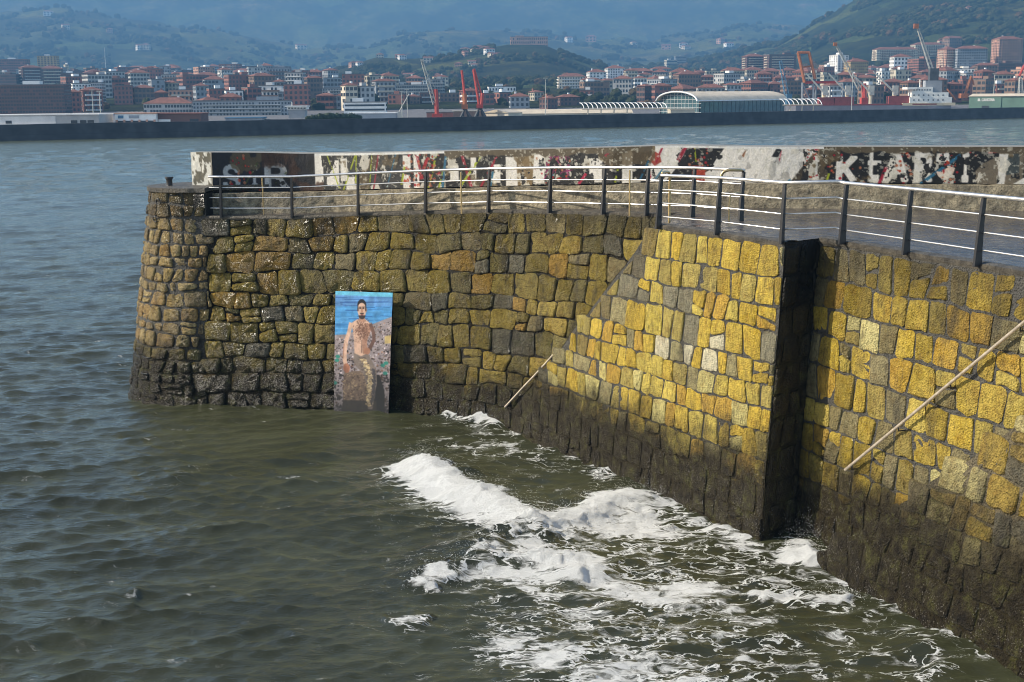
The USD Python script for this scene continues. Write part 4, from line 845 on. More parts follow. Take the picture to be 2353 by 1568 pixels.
spr = UsdGeom.PointInstancer.Define(stage, unique('/World', 'sea_spray')); tag(spr.GetPrim(), 'white droplets of spray above the breaking foam', 'spray', None, 'stuff')
s = trimesh.creation.icosphere(1, 1.0); m_ = usdkit.mesh(stage, '/World/sea_spray/droplet', (s.vertices, s.faces), M['spray'], True); spr.CreatePrototypesRel().AddTarget(m_.GetPath())
spr.CreatePositionsAttr(Vt.Vec3fArray.FromNumpy(np.array(sp_pos, np.float32))); spr.CreateProtoIndicesAttr(Vt.IntArray([0] * len(sp_pos))); spr.CreateScalesAttr(Vt.Vec3fArray.FromNumpy(np.array(sp_sc, np.float32)))

# ------------------------------------------------------------------ far shore
def hill_material(name, a, b, c, d, s1=.018, s2=.004, s3=.09):
    return usdkit.material(stage, '/World/Looks/' + name, {
        'g': ('geometry', {}), 'n1': ('noise_texture', dict(scale=s1, detail=9.0, roughness=.72)), 'r': ('rgb_ramp', dict(ramp=[(.34, a), (.48, b), (.60, c), (.72, d)])),
        'mp': ('mapping', dict(scale=(1, .55, 2.2))), 'v': ('voronoi_texture', dict(scale=s1 * .9, randomness=1.0)), 'vr': ('separate_color', {}), 'vm': ('map_range', dict(from_min=.70, from_max=.78, to_min=0.0, to_max=.75, clamp=True)),
        'mx': ('mix_color', dict(blend_type='mix', b=(.075, .10, .03))), 'n2': ('noise_texture', dict(scale=s2, detail=4.0)), 'n3': ('noise_texture', dict(scale=s3, detail=6.0, roughness=.7)), 'r3': ('rgb_ramp', dict(ramp=[(.3, (.45, .45, .45)), (.7, (1.35, 1.3, 1.25))])),
        'm3': ('mix_color', dict(blend_type='multiply', fac=1.0, use_clamp=False)), 'r2': ('rgb_ramp', dict(ramp=[(.42, (.85, .9, .9)), (.62, (1.45, 1.1, .85))])), 'm2': ('mix_color', dict(blend_type='multiply', fac=1.0, use_clamp=False)),
        'b': ('bump', dict(strength=1.0, distance=6.0)), 'p': ('principled_bsdf', dict(roughness=.95, specular_ior_level=.1))},
        [('g.position', 'n1.vector'), ('g.position', 'mp.vector'), ('mp.vector', 'v.vector'), ('g.position', 'n2.vector'), ('g.position', 'n3.vector'), ('n1.fac', 'r.fac'), ('v.color', 'vr.color'), ('vr.r', 'vm.value'), ('vm.result', 'mx.fac'), ('r.color', 'mx.a'),
         ('n3.fac', 'r3.fac'), ('mx.result', 'm3.a'), ('r3.color', 'm3.b'), ('n2.fac', 'r2.fac'), ('m3.result', 'm2.a'), ('r2.color', 'm2.b'), ('m2.result', 'p.base_color'), ('n3.fac', 'b.height'), ('b.normal', 'p.normal')], surface='p.BSDF')
M['hill'] = hill_material('hill', (.008, .011, .005), (.019, .026, .009), (.040, .052, .015), (.072, .050, .025))
M['far_hill'] = hill_material('far_hill', (.014, .02, .012), (.035, .045, .02), (.085, .095, .04), (.20, .12, .075), .007, .0016, .04)
WALLC = dict(brick=(.24, .10, .075), darkbrick=(.12, .065, .055), ochre=(.40, .27, .12), cream=(.56, .48, .36), white=(.74, .71, .66), grey=(.40, .39, .37), slate=(.27, .28, .29), salmon=(.46, .25, .17), brown=(.19, .12, .085), green=(.10, .17, .13), blue=(.07, .16, .24), sand=(.42, .37, .28))
for k, c in WALLC.items(): M['wall_' + k] = simple('wall_' + k, c, .85, var=.14, scale=.25)
M['tile'] = simple('tile_roof', (.19, .075, .05), .85, var=.4, scale=.5)
M['flat_roof'] = simple('flat_roof', (.13, .12, .115), .9, var=.3, scale=.4)
M['pane'] = simple('window_pane', (.035, .042, .05), .15, var=.3, scale=.3)
M['crane_red'] = simple('crane_red', (.42, .05, .035), .5, var=.25, scale=.6); M['crane_orange'] = simple('crane_orange', (.36, .12, .045), .55, var=.3, scale=.6)
M['crane_grey'] = simple('crane_grey', (.42, .41, .36), .5, var=.2, scale=.6); M['crane_dark'] = simple('crane_dark', (.06, .065, .07), .6, var=.3, scale=.6)
M['ship_white'] = simple('ship_white', (.75, .73, .66), .5, var=.12, scale=.5); M['ship_cream'] = simple('ship_cream', (.60, .50, .33), .5, var=.15, scale=.5); M['ship_red'] = simple('ship_red', (.22, .045, .04), .6, var=.3, scale=.4); M['hull'] = simple('hull', (.17, .17, .19), .55, var=.2, scale=.2)
M['steel_white'] = simple('steel_white', (.66, .66, .64), .4, var=.1, scale=.5)
M['roof_metal'] = simple('roof_metal', (.62, .51, .36), .55, var=.15, scale=.3)
M['glass_wall'] = simple('glass_wall', (.05, .09, .095), .08, var=.35, scale=.35, spec=.8)
M['dark_stone'] = simple('dark_stone', (.030, .029, .030), .8, var=.6, scale=.35)

# sea wall across the channel
SL, SR = on_z(0, 325, 0), on_z(2353, 272, 0); TLz, TRz = at(0, 287, SL[1])[2], at(2353, 247, SR[1])[2]
sdv = (SR - SL)[:2]; slen = np.linalg.norm(sdv); sdv /= slen; snv = np.array([-sdv[1], sdv[0]])
def seaw(k): return SL[:2] + sdv * slen * k
def seah(k): return TLz + (TRz - TLz) * k
ks = np.linspace(-1.0, 2.0, 160); base = np.array([seaw(k) for k in ks]); hh = seah(np.clip(ks, -.3, 1.3)) + .12 * (fbm(np.c_[ks * 40, ks * 0, ks * 0], 3, 4) - .5)
rows = [np.c_[base, hh * 0 - 1.5], np.c_[base + snv * .3, hh * .35], np.c_[base + snv * .5, hh * .36 + .01], np.c_[base + snv * .7, hh], np.c_[base + snv * 2.2, hh], np.c_[base + snv * 2.4, hh * 0 - 1.5]]
sw = thing('sea_wall', 'long low dark sea wall across the water in front of the port', 'wall')
v, f = grid(np.stack(rows)); f = np.vstack([f[:, [0, 1, 2]], f[:, [0, 2, 3]]]); obj('wall_body', (v, fix_winding(v, f, np.array([0, -1.0, .5]))), M['dark_stone'], sw)
obj('wall_cap', MB().box((*(seaw(.5) + snv * 1.45), 0), (.01, .01, .01)).mesh(), M['dark_stone'], sw) if False else None

# terrain
def ximg(X, Y): return CX + FPX * X / (Y * .981)
def xi(x, xs, ys): return np.interp(x, xs, ys)
def z_at_px(x, y, D): return EYE[2] + D * (np.tan(-TILT - np.arctan((y + (x - CX) * .00855 - CY) / FPX)))
MOUND = ([300, 560, 700, 780, 870, 960, 1040, 1100, 1172, 1258, 1300, 1350, 1400, 1470, 1700], [217, 208, 195, 163, 133, 137, 128, 117, 105, 106, 123, 142, 160, 196, 217])
RHILL = ([1560, 1700, 1760, 1790, 1830, 1900, 1960, 2050, 2150, 2353, 2600, 3200], [200, 165, 128, 108, 84, 38, 2, -50, -95, -150, -190, -190])
MIDH = ([1250, 1380, 1450, 1530, 1640, 1760, 1800, 1900], [200, 172, 160, 158, 138, 108, 104, 150])
RIDGE1 = ([-1500, 0, 150, 300, 520, 700, 850, 950, 1100, 1300, 1500, 1700, 1850, 3600], [40, 30, 20, 45, 75, 118, 112, 78, 70, 84, 96, 60, 66, 40])
RIDGE2 = ([-1500, 0, 300, 600, 900, 1200, 1500, 1800, 2100, 3600], [-70, -60, -30, -45, -75, -40, -60, -80, -60, -60])
def bumpY(Y, c, w): return np.exp(-((Y - c) / w) ** 2)
def ground_z(X, Y):
    X, Y = np.asarray(X, float), np.asarray(Y, float); x = ximg(X, Y)
    z = 1.5 + np.clip(Y - 600, 0, 1150) * .030 + .6 * sstep(600, 800, Y)
    m = z_at_px(x, xi(x, *MOUND), 1900.0); z = np.maximum(z, m * np.where(Y < 1900, sstep(1150, 1900, Y), bumpY(Y, 1900, 300)) + 0 * z)
    r = z_at_px(x, xi(x, *RHILL), 2300.0); z = np.maximum(z, np.where(Y < 2300, r * np.clip((Y - 1150) / 1150, 0, 1) ** 1.15, r * bumpY(Y, 2300, 500)))
    h = z_at_px(x, xi(x, *MIDH), 2500.0); z = np.maximum(z, np.where(Y < 2500, h * sstep(1500, 2500, Y), h * bumpY(Y, 2500, 350)))
    r1 = z_at_px(x, xi(x, *RIDGE1), 4000.0); r2 = z_at_px(x, xi(x, *RIDGE2), 5400.0)
    z = np.maximum(z, np.where(Y < 4000, r1 * np.clip((Y - 2100) / 1900, 0, 1) ** 1.2, r1 * (1 - .25 * sstep(4000, 4500, Y)) + (r2 - r1 * .75) * sstep(4300, 5400, Y)))
    amp = 2.0 * sstep(1500, 2000, Y) + 16 * sstep(2400, 3600, Y)
    return z + amp * (fbm(np.stack([X * .012, Y * .012, 0 * X], -1), 5, 77) - .5) * 2 + 22 * sstep(2300, 3300, Y) * (fbm(np.stack([X * .0022, Y * .0016, 0 * X], -1), 4, 78) - .5)
tht = np.linspace(-.80, .80, 460); g_k = np.r_[0, np.cumsum(1.0 * 1.012 ** np.arange(260))]; g_k /= g_k[-1]
TT_ = np.tan(tht)
yw = np.array([(SL[:2] + snv * 2.3)[1] - 0 for _ in tht])
o_ = SL[:2] + snv * 2.3                                              # line behind the wall: o_ + k sdv ; hit X = Y tan
yw = (o_[1] - o_[0] * sdv[1] / sdv[0]) / (1 - TT_ * sdv[1] / sdv[0]); YT = yw[None] + (5600 - yw[None]) * g_k[:, None]; XT = YT * TT_[None]
ZT = ground_z(XT, YT); ZT[0] = -1.0
v, f = grid(np.stack([XT, YT, ZT], -1)); ff = np.vstack([f[:, [0, 1, 2]], f[:, [0, 2, 3]]]); ff = fix_winding(v, ff, np.array([0, 0, 1.0]))
fy = v[ff].mean(1)[:, 1]
def sub(mask):
    q = ff[mask]; u_, inv = np.unique(q, return_inverse=True); return v[u_], inv.reshape(-1, 3)
obj('port_ground', sub(fy < 640), M['flat_roof'], None, True, kind='structure', label='flat port ground behind the sea wall', cat='ground')
obj('hills', sub((fy >= 640) & (fy < 2750)), M['hill'], None, True, kind='structure', label='green hills and town slopes behind the port', cat='hills')
obj('mountains', sub(fy >= 2750), M['far_hill'], None, True, kind='structure', label='hazy blue mountainsides filling the top of the view', cat='mountains')

# buildings
landmarks = []
def hip_roof(w, d, h, o=.6):
    w2, d2 = w / 2 + o, d / 2 + o; k = max(0, w2 - d2)
    V = [(-w2, -d2, 0), (w2, -d2, 0), (w2, d2, 0), (-w2, d2, 0), (-k, 0, h), (k, 0, h)]
    return np.array(V, float), np.array([(0, 1, 5), (0, 5, 4), (1, 2, 5), (2, 3, 4), (2, 4, 5), (3, 0, 4), (0, 2, 1), (0, 3, 2)])
def gable_roof(w, d, h, o=.5):
    w2, d2 = w / 2 + o, d / 2 + o
    V = [(-w2, -d2, 0), (w2, -d2, 0), (w2, d2, 0), (-w2, d2, 0), (-w2, 0, h), (w2, 0, h)]
    return np.array(V, float), np.array([(0, 1, 5), (0, 5, 4), (2, 3, 4), (2, 4, 5), (1, 2, 5), (3, 0, 4), (0, 2, 1), (0, 3, 2)])
def building(name, label, cat, X, Y, z0, w, d, h, yaw, wall, roof='flat', st=5, cols=6, win='grid', trim=None, group=None, r=None):
    r = r or np.random.default_rng(int(abs(X * 7 + Y * 3)) + 1)
    b = thing(name, label, cat, (X, Y, z0), yaw, group)
    obj('wall', MB().box((0, 0, h / 2), (w, d, h)).mesh(), M['wall_' + wall], b)
    fh = (h - 1.0) / st; mb = MB(); tb = MB(); nt = 0
    for k in range(st):
        zc_ = .8 + fh * (k + .5) + (h * 0)
        if zc_ < 0: continue
        for face, L in (('f', w), ('l', d), ('r', d)):
            n = max(2, cols if face == 'f' else int(cols * d / w + .5))
            if win == 'bands' and face == 'f':
                mb.box((0, -d / 2 - .05, zc_), (w * .94, .1, fh * .42)); continue
            for c in range(n):
                q = (c + .5) / n - .5; ww = L / n * (.5 if win != 'wide' else .74); hh_ = fh * .56
                if r.random() < .06: continue
                if face == 'f': mb.box((q * L, -d / 2 - .04, zc_), (ww, .08, hh_))
                elif face == 'l': mb.box((-w / 2 - .04, q * L, zc_), (.08, ww, hh_))
                else: mb.box((w / 2 + .04, q * L, zc_), (.08, ww, hh_))
        if win == 'balcony': tb.box((0, -d / 2 - .45, zc_ - fh * .36), (w * .8, .9, fh * .26)); tb.box((-w / 2 - .35, 0, zc_ - fh * .36), (.7, d * .5, fh * .26)); nt += 1
    if mb.n: obj('windows', mb.mesh(), M['pane'], b, kind='stuff')
    if nt: obj('balconies', tb.mesh(), M['wall_' + (trim or 'cream')], b, kind='stuff')
    if roof == 'flat':
        obj('roof', MB().box((0, 0, h + .2), (w + .3, d + .3, .4)).mesh(), M['flat_roof'], b)
        obj('roof_hut', MB().box((w * r.uniform(-.3, .3), 0, h + 1.1), (w * .2 + 1, d * .4, 1.6)).mesh(), M['wall_' + (wall if r.random() < .5 else 'white')], b)
    else:
        m = (hip_roof if roof == 'hip' else gable_roof)(w, d, min(w, d) * .22)
        rf = obj('roof', (m[0] + (0, 0, h), m[1]), M['tile' if roof != 'metal' else 'roof_metal'], b)
        if name != 'house': obj('chimney', MB().box((w * r.uniform(-.25, .25), d * .18, h + min(w, d) * .2), (.9, .9, 1.6)).mesh(), M['wall_white' if r.random() < .6 else 'wall_brick'], rf)
    return b
def placed(name, label, cat, x0, x1, yt, yb, D, yaw, wall, roof='flat', st=5, cols=6, win='grid', trim=None, depth=None, short=None):
    xm_ = (x0 + x1) / 2; p = at(xm_, yb, D); w = (x1 - x0) / FPX * D; zt_ = at(xm_, yt, D)[2]; ya = math.radians(yaw); d = depth or min(12, max(6, w * .6))
    w = max(3.0, (w - abs(math.sin(ya)) * d) / max(.35, math.cos(ya))); z0 = p[2] - 3
    landmarks.append((xm_, (yt + yb) / 2, short or label)); return building(name, label, cat, p[0], p[1] + d * .5, z0, w, d, zt_ - z0, ya, wall, roof, st, cols, win, trim)
A_ = 'apartment_block'; AC = 'apartment block'
for a in (
    (A_, 'very wide dark brown slab apartment block at the left edge of the town', AC, -20, 148, 196, 266, 600, 3, 'darkbrick', 'flat', 10, 26, 'wide', None, 12, 'the wide dark slab block'),
    (A_, 'white sawtooth apartment block with bright sunlit end walls right of the wide dark slab', AC, 154, 207, 193, 226, 720, 24, 'white', 'flat', 6, 6, 'grid', None, 10, 'the white sawtooth block'),
    (A_, 'grey white block joined to the right of the white sawtooth block', AC, 207, 234, 191, 225, 735, 5, 'grey', 'flat', 6, 5, 'grid', None, 10, 'the grey block beside the sawtooth block'),
    (A_, 'olive ochre twin block standing high at the upper left of the town', AC, 86, 130, 129, 158, 1500, 4, 'ochre', 'flat', 7, 6, 'grid', None, 12, 'the olive twin block'),
    (A_, 'long red brick block with white upper floor at the upper left corner', AC, -10, 62, 137, 166, 1450, 4, 'brick', 'flat', 6, 14, 'wide', None, 12, 'the long red brick block'),
    (A_, 'narrow sunlit cream tower with a grey block behind at the upper left', AC, 142, 158, 149, 175, 1380, 30, 'cream', 'flat', 7, 2, 'grid', None, 9, 'the narrow cream tower'),
    (A_, 'tall brick tower rising above the roofs left of the wooded mound', AC, 504, 552, 148, 185, 1350, -6, 'brick', 'flat', 9, 7, 'balcony', 'grey', 12, 'the tall brick tower'),
    (A_, 'small white tower with dotted windows right of the tall brick tower', AC, 553, 578, 163, 186, 1340, 32, 'white', 'flat', 6, 4, 'grid', None, 10, 'the small white tower'),
    (A_, 'long pale grey apartment row with a cream sunlit left end near the water', AC, 442, 665, 233, 272, 560, 6, 'slate', 'flat', 6, 30, 'balcony', 'grey', 12, 'the long pale grey row'),
    ('office_building', 'white office building with long dark window bands behind the hedge', 'office building', 788, 886, 236, 266, 560, 3, 'white', 'flat', 4, 8, 'bands', None, 12, 'the banded white office'),
    (A_, 'large grey green glazed block at the foot of the mound', AC, 742, 846, 203, 240, 760, -4, 'slate', 'flat', 8, 16, 'balcony', 'grey', 12, 'the grey green block'),
    (A_, 'stepped pale grey block on the slope above the grey green block', AC, 778, 850, 182, 214, 900, -5, 'grey', 'flat', 6, 12, 'wide', None, 12, 'the stepped pale block'),
    (A_, 'long pale hospital like block with many floors left of the red cranes', AC, 893, 990, 196, 232, 840, -4, 'grey', 'flat', 6, 18, 'wide', None, 12, 'the long pale block'),
    (A_, 'taller pale wing at the right end of the long pale block', AC, 990, 1020, 183, 226, 850, -4, 'grey', 'flat', 7, 5, 'wide', None, 12, 'the pale wing'),
    (A_, 'white low block right of the two dark portal cranes', AC, 1120, 1185, 200, 222, 820, 6, 'white', 'flat', 3, 9, 'grid', None, 10, 'the white low block'),
    (A_, 'white block with red hipped roof, tallest of the pale group right of the mound', AC, 1392, 1436, 157, 185, 1120, 8, 'white', 'hip', 6, 7, 'grid', None, 12, 'the tallest red roofed white block'),
    (A_, 'white square windowed block lower left of the tallest red roofed white block', AC, 1349, 1393, 166, 196, 1080, 10, 'white', 'hip', 6, 5, 'grid', None, 12, 'the square white block'),
    (A_, 'white and red balconied block left of the square white block', AC, 1282, 1345, 176, 204, 1000, 5, 'cream', 'hip', 5, 10, 'balcony', 'white', 12, 'the balconied red roofed block'),
    (A_, 'broad brick block with cream bands right of the red roofed white blocks', AC, 1436, 1500, 164, 193, 1100, 0, 'brick', 'hip', 6, 14, 'balcony', 'cream', 12, 'the broad banded brick block'),
    (A_, 'dark brick tower with cream balconies, left of a pair before the right hill', AC, 1708, 1756, 130, 172, 1200, 14, 'darkbrick', 'hip', 9, 6, 'balcony', 'cream', 12, 'the left brick tower'),
    (A_, 'long brick tower block with cream balconies, right of a pair before the right hill', AC, 1758, 1830, 126, 172, 1180, 14, 'darkbrick', 'flat', 9, 11, 'balcony', 'cream', 12, 'the right brick tower'),
    (A_, 'cream slab with white fin walls behind the leaning grey lattice crane', AC, 1912, 1950, 127, 165, 1000, 18, 'white', 'flat', 8, 3, 'grid', None, 12, 'the white fin slab'),
    (A_, 'yellow ochre square block right of the white fin slab', AC, 1947, 1995, 142, 170, 980, 10, 'ochre', 'hip', 5, 9, 'grid', None, 12, 'the yellow ochre block'),
    (A_, 'white gable ended pair of houses in the middle of the right hand town', AC, 2052, 2094, 131, 152, 1000, 4, 'white', 'hip', 3, 5, 'grid', None, 10, 'the white gabled pair'),
    (A_, 'brick block with one blank white end wall behind the tall lattice crane', AC, 2092, 2150, 136, 178, 950, 24, 'brick', 'flat', 8, 9, 'wide', None, 12, 'the brick block with the white end'),
    (A_, 'cream and brown balcony row stretching along the foot of the right hill', AC, 2010, 2110, 114, 132, 1330, 8, 'cream', 'hip', 4, 18, 'balcony', 'brown', 12, 'the cream balcony row'),
    (A_, 'second cream and brown row higher behind the tall lattice crane', AC, 2098, 2170, 103, 124, 1380, 8, 'cream', 'hip', 4, 13, 'balcony', 'brown', 12, 'the higher cream row'),
    (A_, 'striped salmon and cream block with strong vertical bays at the right', AC, 2160, 2202, 114, 154, 1150, 22, 'salmon', 'hip', 8, 6, 'balcony', 'cream', 12, 'the striped salmon block'),
    (A_, 'broad shaded grey brick block right of the striped salmon block', AC, 2200, 2268, 112, 162, 1140, -4, 'slate', 'hip', 9, 13, 'grid', None, 12, 'the broad shaded block'),
    (A_, 'tall orange brick tower with curved gable at the right edge', AC, 2286, 2350, 90, 140, 1150, 12, 'salmon', 'hip', 9, 9, 'balcony', 'salmon', 12, 'the orange brick tower'),
    (A_, 'brown chapel like block with one white end on the right hill', AC, 2170, 2212, 88, 110, 1480, 24, 'brown', 'gable', 4, 7, 'grid', None, 11, 'the brown hill block'),
    (A_, 'dark gridded block below the orange brick tower', AC, 2290, 2353, 146, 176, 950, 4, 'darkbrick', 'flat', 6, 11, 'wide', None, 12, 'the dark gridded block'),
    ('school_building', 'long salmon brick building with pillared base on top of the green mound', 'school', 1173, 1258, 85, 107, 1850, 3, 'salmon', 'flat', 3, 18, 'grid', None, 12, 'the mound top building'),
    ('office_building', 'pale stepped terrace building among trees on the low middle hill', 'office building', 1528, 1556, 138, 162, 2250, 12, 'sand', 'flat', 4, 6, 'bands', None, 14, 'the stepped terrace building'),
    ('office_building', 'upper half of the stepped terrace building, set back to the right', 'office building', 1552, 1577, 130, 150, 2280, 0, 'slate', 'flat', 4, 6, 'bands', None, 14, 'the upper terrace building'),
    (A_, 'red brick block with white stripes above the foot of the mound', AC, 676, 724, 176, 200, 1050, 10, 'brick', 'flat', 6, 8, 'balcony', 'white', 12, 'the striped brick block'),
    (A_, 'grey block with cream pillars left of the long pale grey row', AC, 330, 440, 238, 272, 585, 3, 'grey', 'hip', 4, 16, 'wide', None, 12, 'the grey pillared block'),
    (A_, 'grey gridded row with a cream sunlit end in the middle of the left town', AC, 292, 366, 164, 196, 1080, 8, 'slate', 'hip', 6, 12, 'balcony', 'grey', 12, 'the gridded row')): placed(*a)

# sheds on the port edge
def shed(name, label, x0, x1, yt, yb, D, yaw, wall, roofm, depth=10, rise=0.0, band=None):
    p = at((x0 + x1) / 2, yb, D); w = (x1 - x0) / FPX * D; zt_ = at((x0 + x1) / 2, yt, D)[2]; z0 = 1.2; h = zt_ - z0
    b = thing(name, label, 'warehouse', (p[0], p[1] + depth / 2, z0), math.radians(yaw)); landmarks.append(((x0 + x1) / 2, (yt + yb) / 2, label))
    obj('wall', MB().box((0, 0, (h - rise) / 2), (w, depth, h - rise)).mesh(), M[wall], b)
    if rise: m = gable_roof(w, depth, rise, .3); obj('roof', (m[0] + (0, 0, h - rise), m[1]), M[roofm], b)
    else: obj('roof', MB().box((0, 0, h + .1), (w + .4, depth + .4, .25)).mesh(), M[roofm], b)
    return b, w, h, depth
b, w, h, d = shed('port_shed', 'long low white and grey shed at the left edge behind the sea wall', -40, 229, 265, 286, 316, -2, 'wall_grey', 'wall_white')
for k in (-11.5, -7.6, 8.2, 10.4, 12.2): obj('window', MB().box((k, -d / 2 - .04, h - 1.6), (1.5, .08, .7)).mesh(), M['pane'], b)
obj('panel', MB().box((-3, -d / 2 - .03, h - 1.25), (13.5, .06, 2.0)).mesh(), M['wall_white'], b)
b, w, h, d = shed('port_shop', 'cream signboard fronted shop with orange pillars behind the sea wall', 265, 357, 262, 286, 322, 2, 'wall_white', 'wall_salmon')
for k in range(6): obj('pillar', MB().box((-w / 2 + .4 + k * (w - .8) / 5, -d / 2 - .18, (h - 1.4) / 2), (.45, .35, h - 1.4)).mesh(), M['wall_salmon'], b)
for k in range(5): obj('bay', MB().box((-w / 2 + .4 + (k + .5) * (w - .8) / 5, -d / 2 - .05, (h - 1.6) / 2), (1.35, .1, h - 1.7)).mesh(), M['pane'], b)
for k, c in ((-3.6, 'wall_blue'), (-.4, 'wall_slate')): obj('sign', MB().box((k, -d / 2 - .06, h - .7), (1.3 if k < -1 else 2.4, .1, .7)).mesh(), M[c], b)
b, w, h, d = shed('port_shed', 'red brown windowless shed joined to the signboard shop', 357, 459, 262, 285, 324, 2, 'wall_darkbrick', 'wall_brick')
obj('sign', MB().box((-w / 2 + 2.2, -d / 2 - .05, h - 1.7), (2.9, .1, .8)).mesh(), M['wall_white'], b); obj('window', MB().box((w / 2 - 1.6, -d / 2 - .05, h - 1.7), (2.1, .1, .9)).mesh(), M['pane'], b)
shed('port_shed', 'small blue roofed shed right of the red brown shed', 518, 600, 272, 284, 345, 2, 'wall_slate', 'wall_blue', 8)
shed('port_shed', 'long low grey store in front of the ship bridge', 600, 720, 276, 283, 350, 2, 'wall_brown', 'flat_roof', 8)
shed('port_shed', 'pale blue walled shed behind the hedge', 800, 908, 261, 279, 420, 2, 'wall_slate', 'wall_white', 9)
shed('port_shed', 'brick red store between the thin white crane and the red crane', 980, 1040, 259, 277, 440, 2, 'wall_brick', 'flat_roof', 9)
shed('port_shed', 'rusty container like store behind the portal cranes', 1040, 1110, 256, 275, 455, 2, 'wall_brown', 'wall_sand', 9)
shed('port_shed', 'cream gabled shed with a wide door right of the portal cranes', 1122, 1190, 252, 275, 425, 62, 'wall_cream', 'roof_metal', 9, 1.0)
b, w, h, d = shed('port_shed', 'very long cream roofed shed left of the ribbed canopy', 1175, 1450, 251, 274, 450, 3, 'wall_sand', 'roof_metal', 10, 1.4)
b, w, h, d = shed('port_shed', 'sand coloured kiosk under the ribbed canopy', 1545 - 5, 1600 - 5, 252, 270, 420, 3, 'wall_sand', 'roof_metal', 6); 
# green shed with its name
D_ = 470; p0, p1 = at(2226, 244, D_), at(2300, 243, D_ - 6)
gsh = thing('port_shed', 'dark green corrugated shed lettered in white at the right edge', 'warehouse', (p0[0], p0[1], 1.2), math.atan2((p1 - p0)[1], (p1 - p0)[0])); gw = float(np.linalg.norm((p1 - p0)[:2])); gh = at(2226, 222, D_)[2] - 1.2
obj('wall', MB().box((gw / 2, 6, gh / 2), (gw, 12, gh)).mesh(), M['wall_green'], gsh); obj('side_wall', MB().box((gw + 12, 6.1, gh / 2), (24, 11.8, gh - .2)).mesh(), M['wall_green'], gsh)
m = gable_roof(gw + 24, 12, .9, .3); obj('roof', (m[0] + ((gw + 24) / 2, 6, gh), m[1]), M['roof_metal'], gsh)
obj('door', MB().box((gw * .52, -.05, 1.3), (gw * .22, .1, 2.6)).mesh(), M['pane'], gsh)
tm = meshkit.text_mesh('M. CANDINA', .95, .06, bold=True); tv = tm.vertices.copy(); sx = gw * .52 / np.ptp(tv[:, 0]); tv = np.c_[tv[:, 0] * sx + gw * .27, -.02 - tv[:, 2], tv[:, 1] + gh - 1.65]
obj('lettering', (tv, tm.faces[:, ::-1]), M['wall_white'], gsh)
# hedge on the sea wall
hk = lambda x: (x - 0) / 2353
h0 = at(722, 277, 0.0001 + 1)[:1]
hd_p = [seaw(k) + snv * 1.5 for k in np.linspace(.355, .405, 22)]
def on_wall(x):                                           # point on the wall line under picture column x
    d = ray(x, 280); k = np.linspace(-.2, 1.2, 3000); Q = SL[:2] + sdv * slen * k[:, None]; i = int(np.argmin(np.abs(Q[:, 0] * d[1] - Q[:, 1] * d[0]))); return Q[i] + snv * 4.2, seah(k[i])
M['leaf_dark'] = simple('leaf_dark', (.022, .036, .018), .8, var=.5, scale=1.2)
M['bark'] = simple('bark', (.07, .05, .035), .9)
hr = np.random.default_rng(5); fol, stm = MB(), MB()
for x in np.linspace(722, 842, 26):
    p, hz_ = on_wall(x + hr.normal(0, 1)); r0 = .85 * (1 - .55 * abs((x - 782) / 64) ** 3) * hr.uniform(.8, 1.1); s = trimesh.creation.icosphere(2, 1.0); vv = s.vertices * (1 + .5 * (fbm(s.vertices * 2.5 + x, 3, 1) - .5))[:, None]
    fol.add(vv * (r0 * 1.2, r0 * 1.2, r0) + (p[0], p[1], hz_ - .1 + r0 * .7), s.faces); stm.tube(np.array([(p[0], p[1], hz_ - 3.5), (p[0], p[1], hz_ + .2)]), .08, 5)
    for _ in range(30):
        dd = hr.normal(0, 1, 3); dd /= np.linalg.norm(dd); c = np.array([p[0], p[1], hz_ - .1 + r0 * .7]) + dd * (r0 * 1.15, r0 * 1.15, r0 * 1.0); a, b_ = hr.normal(0, .14, 3), hr.normal(0, .14, 3); fol.add([c - a, c + b_, c + a, c - b_], [(0, 1, 2, 3)])
hg = thing('hedge', 'dark clipped row of shrubs standing behind the sea wall', 'hedge'); obj('foliage', fol.mesh(), M['leaf_dark'], hg, True); obj('stems', stm.mesh(), M['bark'], hg)

# station with the vaulted roof
D_ = 460; g0, g1, g2 = at(1517, 262, D_ + 22), at(1609, 262, D_ - 8), at(1802, 258, D_ + 30)
stn = thing('terminal_building', 'glazed terminal with a big vaulted beige roof behind the sea wall', 'terminal'); landmarks.append((1660, 235, 'the vaulted terminal'))
ax = (g2 - g1)[:2]; axl = np.linalg.norm(ax); ax /= axl; gb = (g0 - g1)[:2]; gl = np.linalg.norm(gb); gb /= gl
ze = at(1609, 234, D_ - 8)[2]; zr = at(1570, 210, D_ + 8)[2]; base = g1[:2]
def stp(a, b, z): return np.r_[base + ax * a + gb * b, z]
bs = np.linspace(-.6, gl + .6, 22); arcz = ze + (zr - ze) * np.sqrt(np.clip(1 - ((bs - gl / 2) / (gl / 2 + .7)) ** 2, 0, 1)) * .98
R = np.array([[stp(a, b, z) for b, z in zip(bs, arcz)] for a in np.linspace(-2.2, axl + 1.5, 10)]); v, f = grid(R); f = np.vstack([f[:, [0, 1, 2]], f[:, [0, 2, 3]]]); obj('roof', (v, fix_winding(v, f, np.array([0, 0, 1.0]))), M['roof_metal'], stn, True)
obj('roof_edge', MB().tube(R[0] + (0, 0, -.1), .28, 6).mesh(), M['steel_white'], stn); obj('roof_edge', MB().tube(R[:, 0] + (0, 0, -.1), .2, 6).mesh(), M['steel_white'], stn)
for k in range(1, 8):
    c = R[0][9] * (1 - k / 8) + R[-1][9] * k / 8; obj('roof_light', MB().box((c[0], c[1], c[2] + .18), (2.6, 1.2, .5), math.atan2(ax[1], ax[0]) + .5).mesh(), M['crane_dark'], stn)
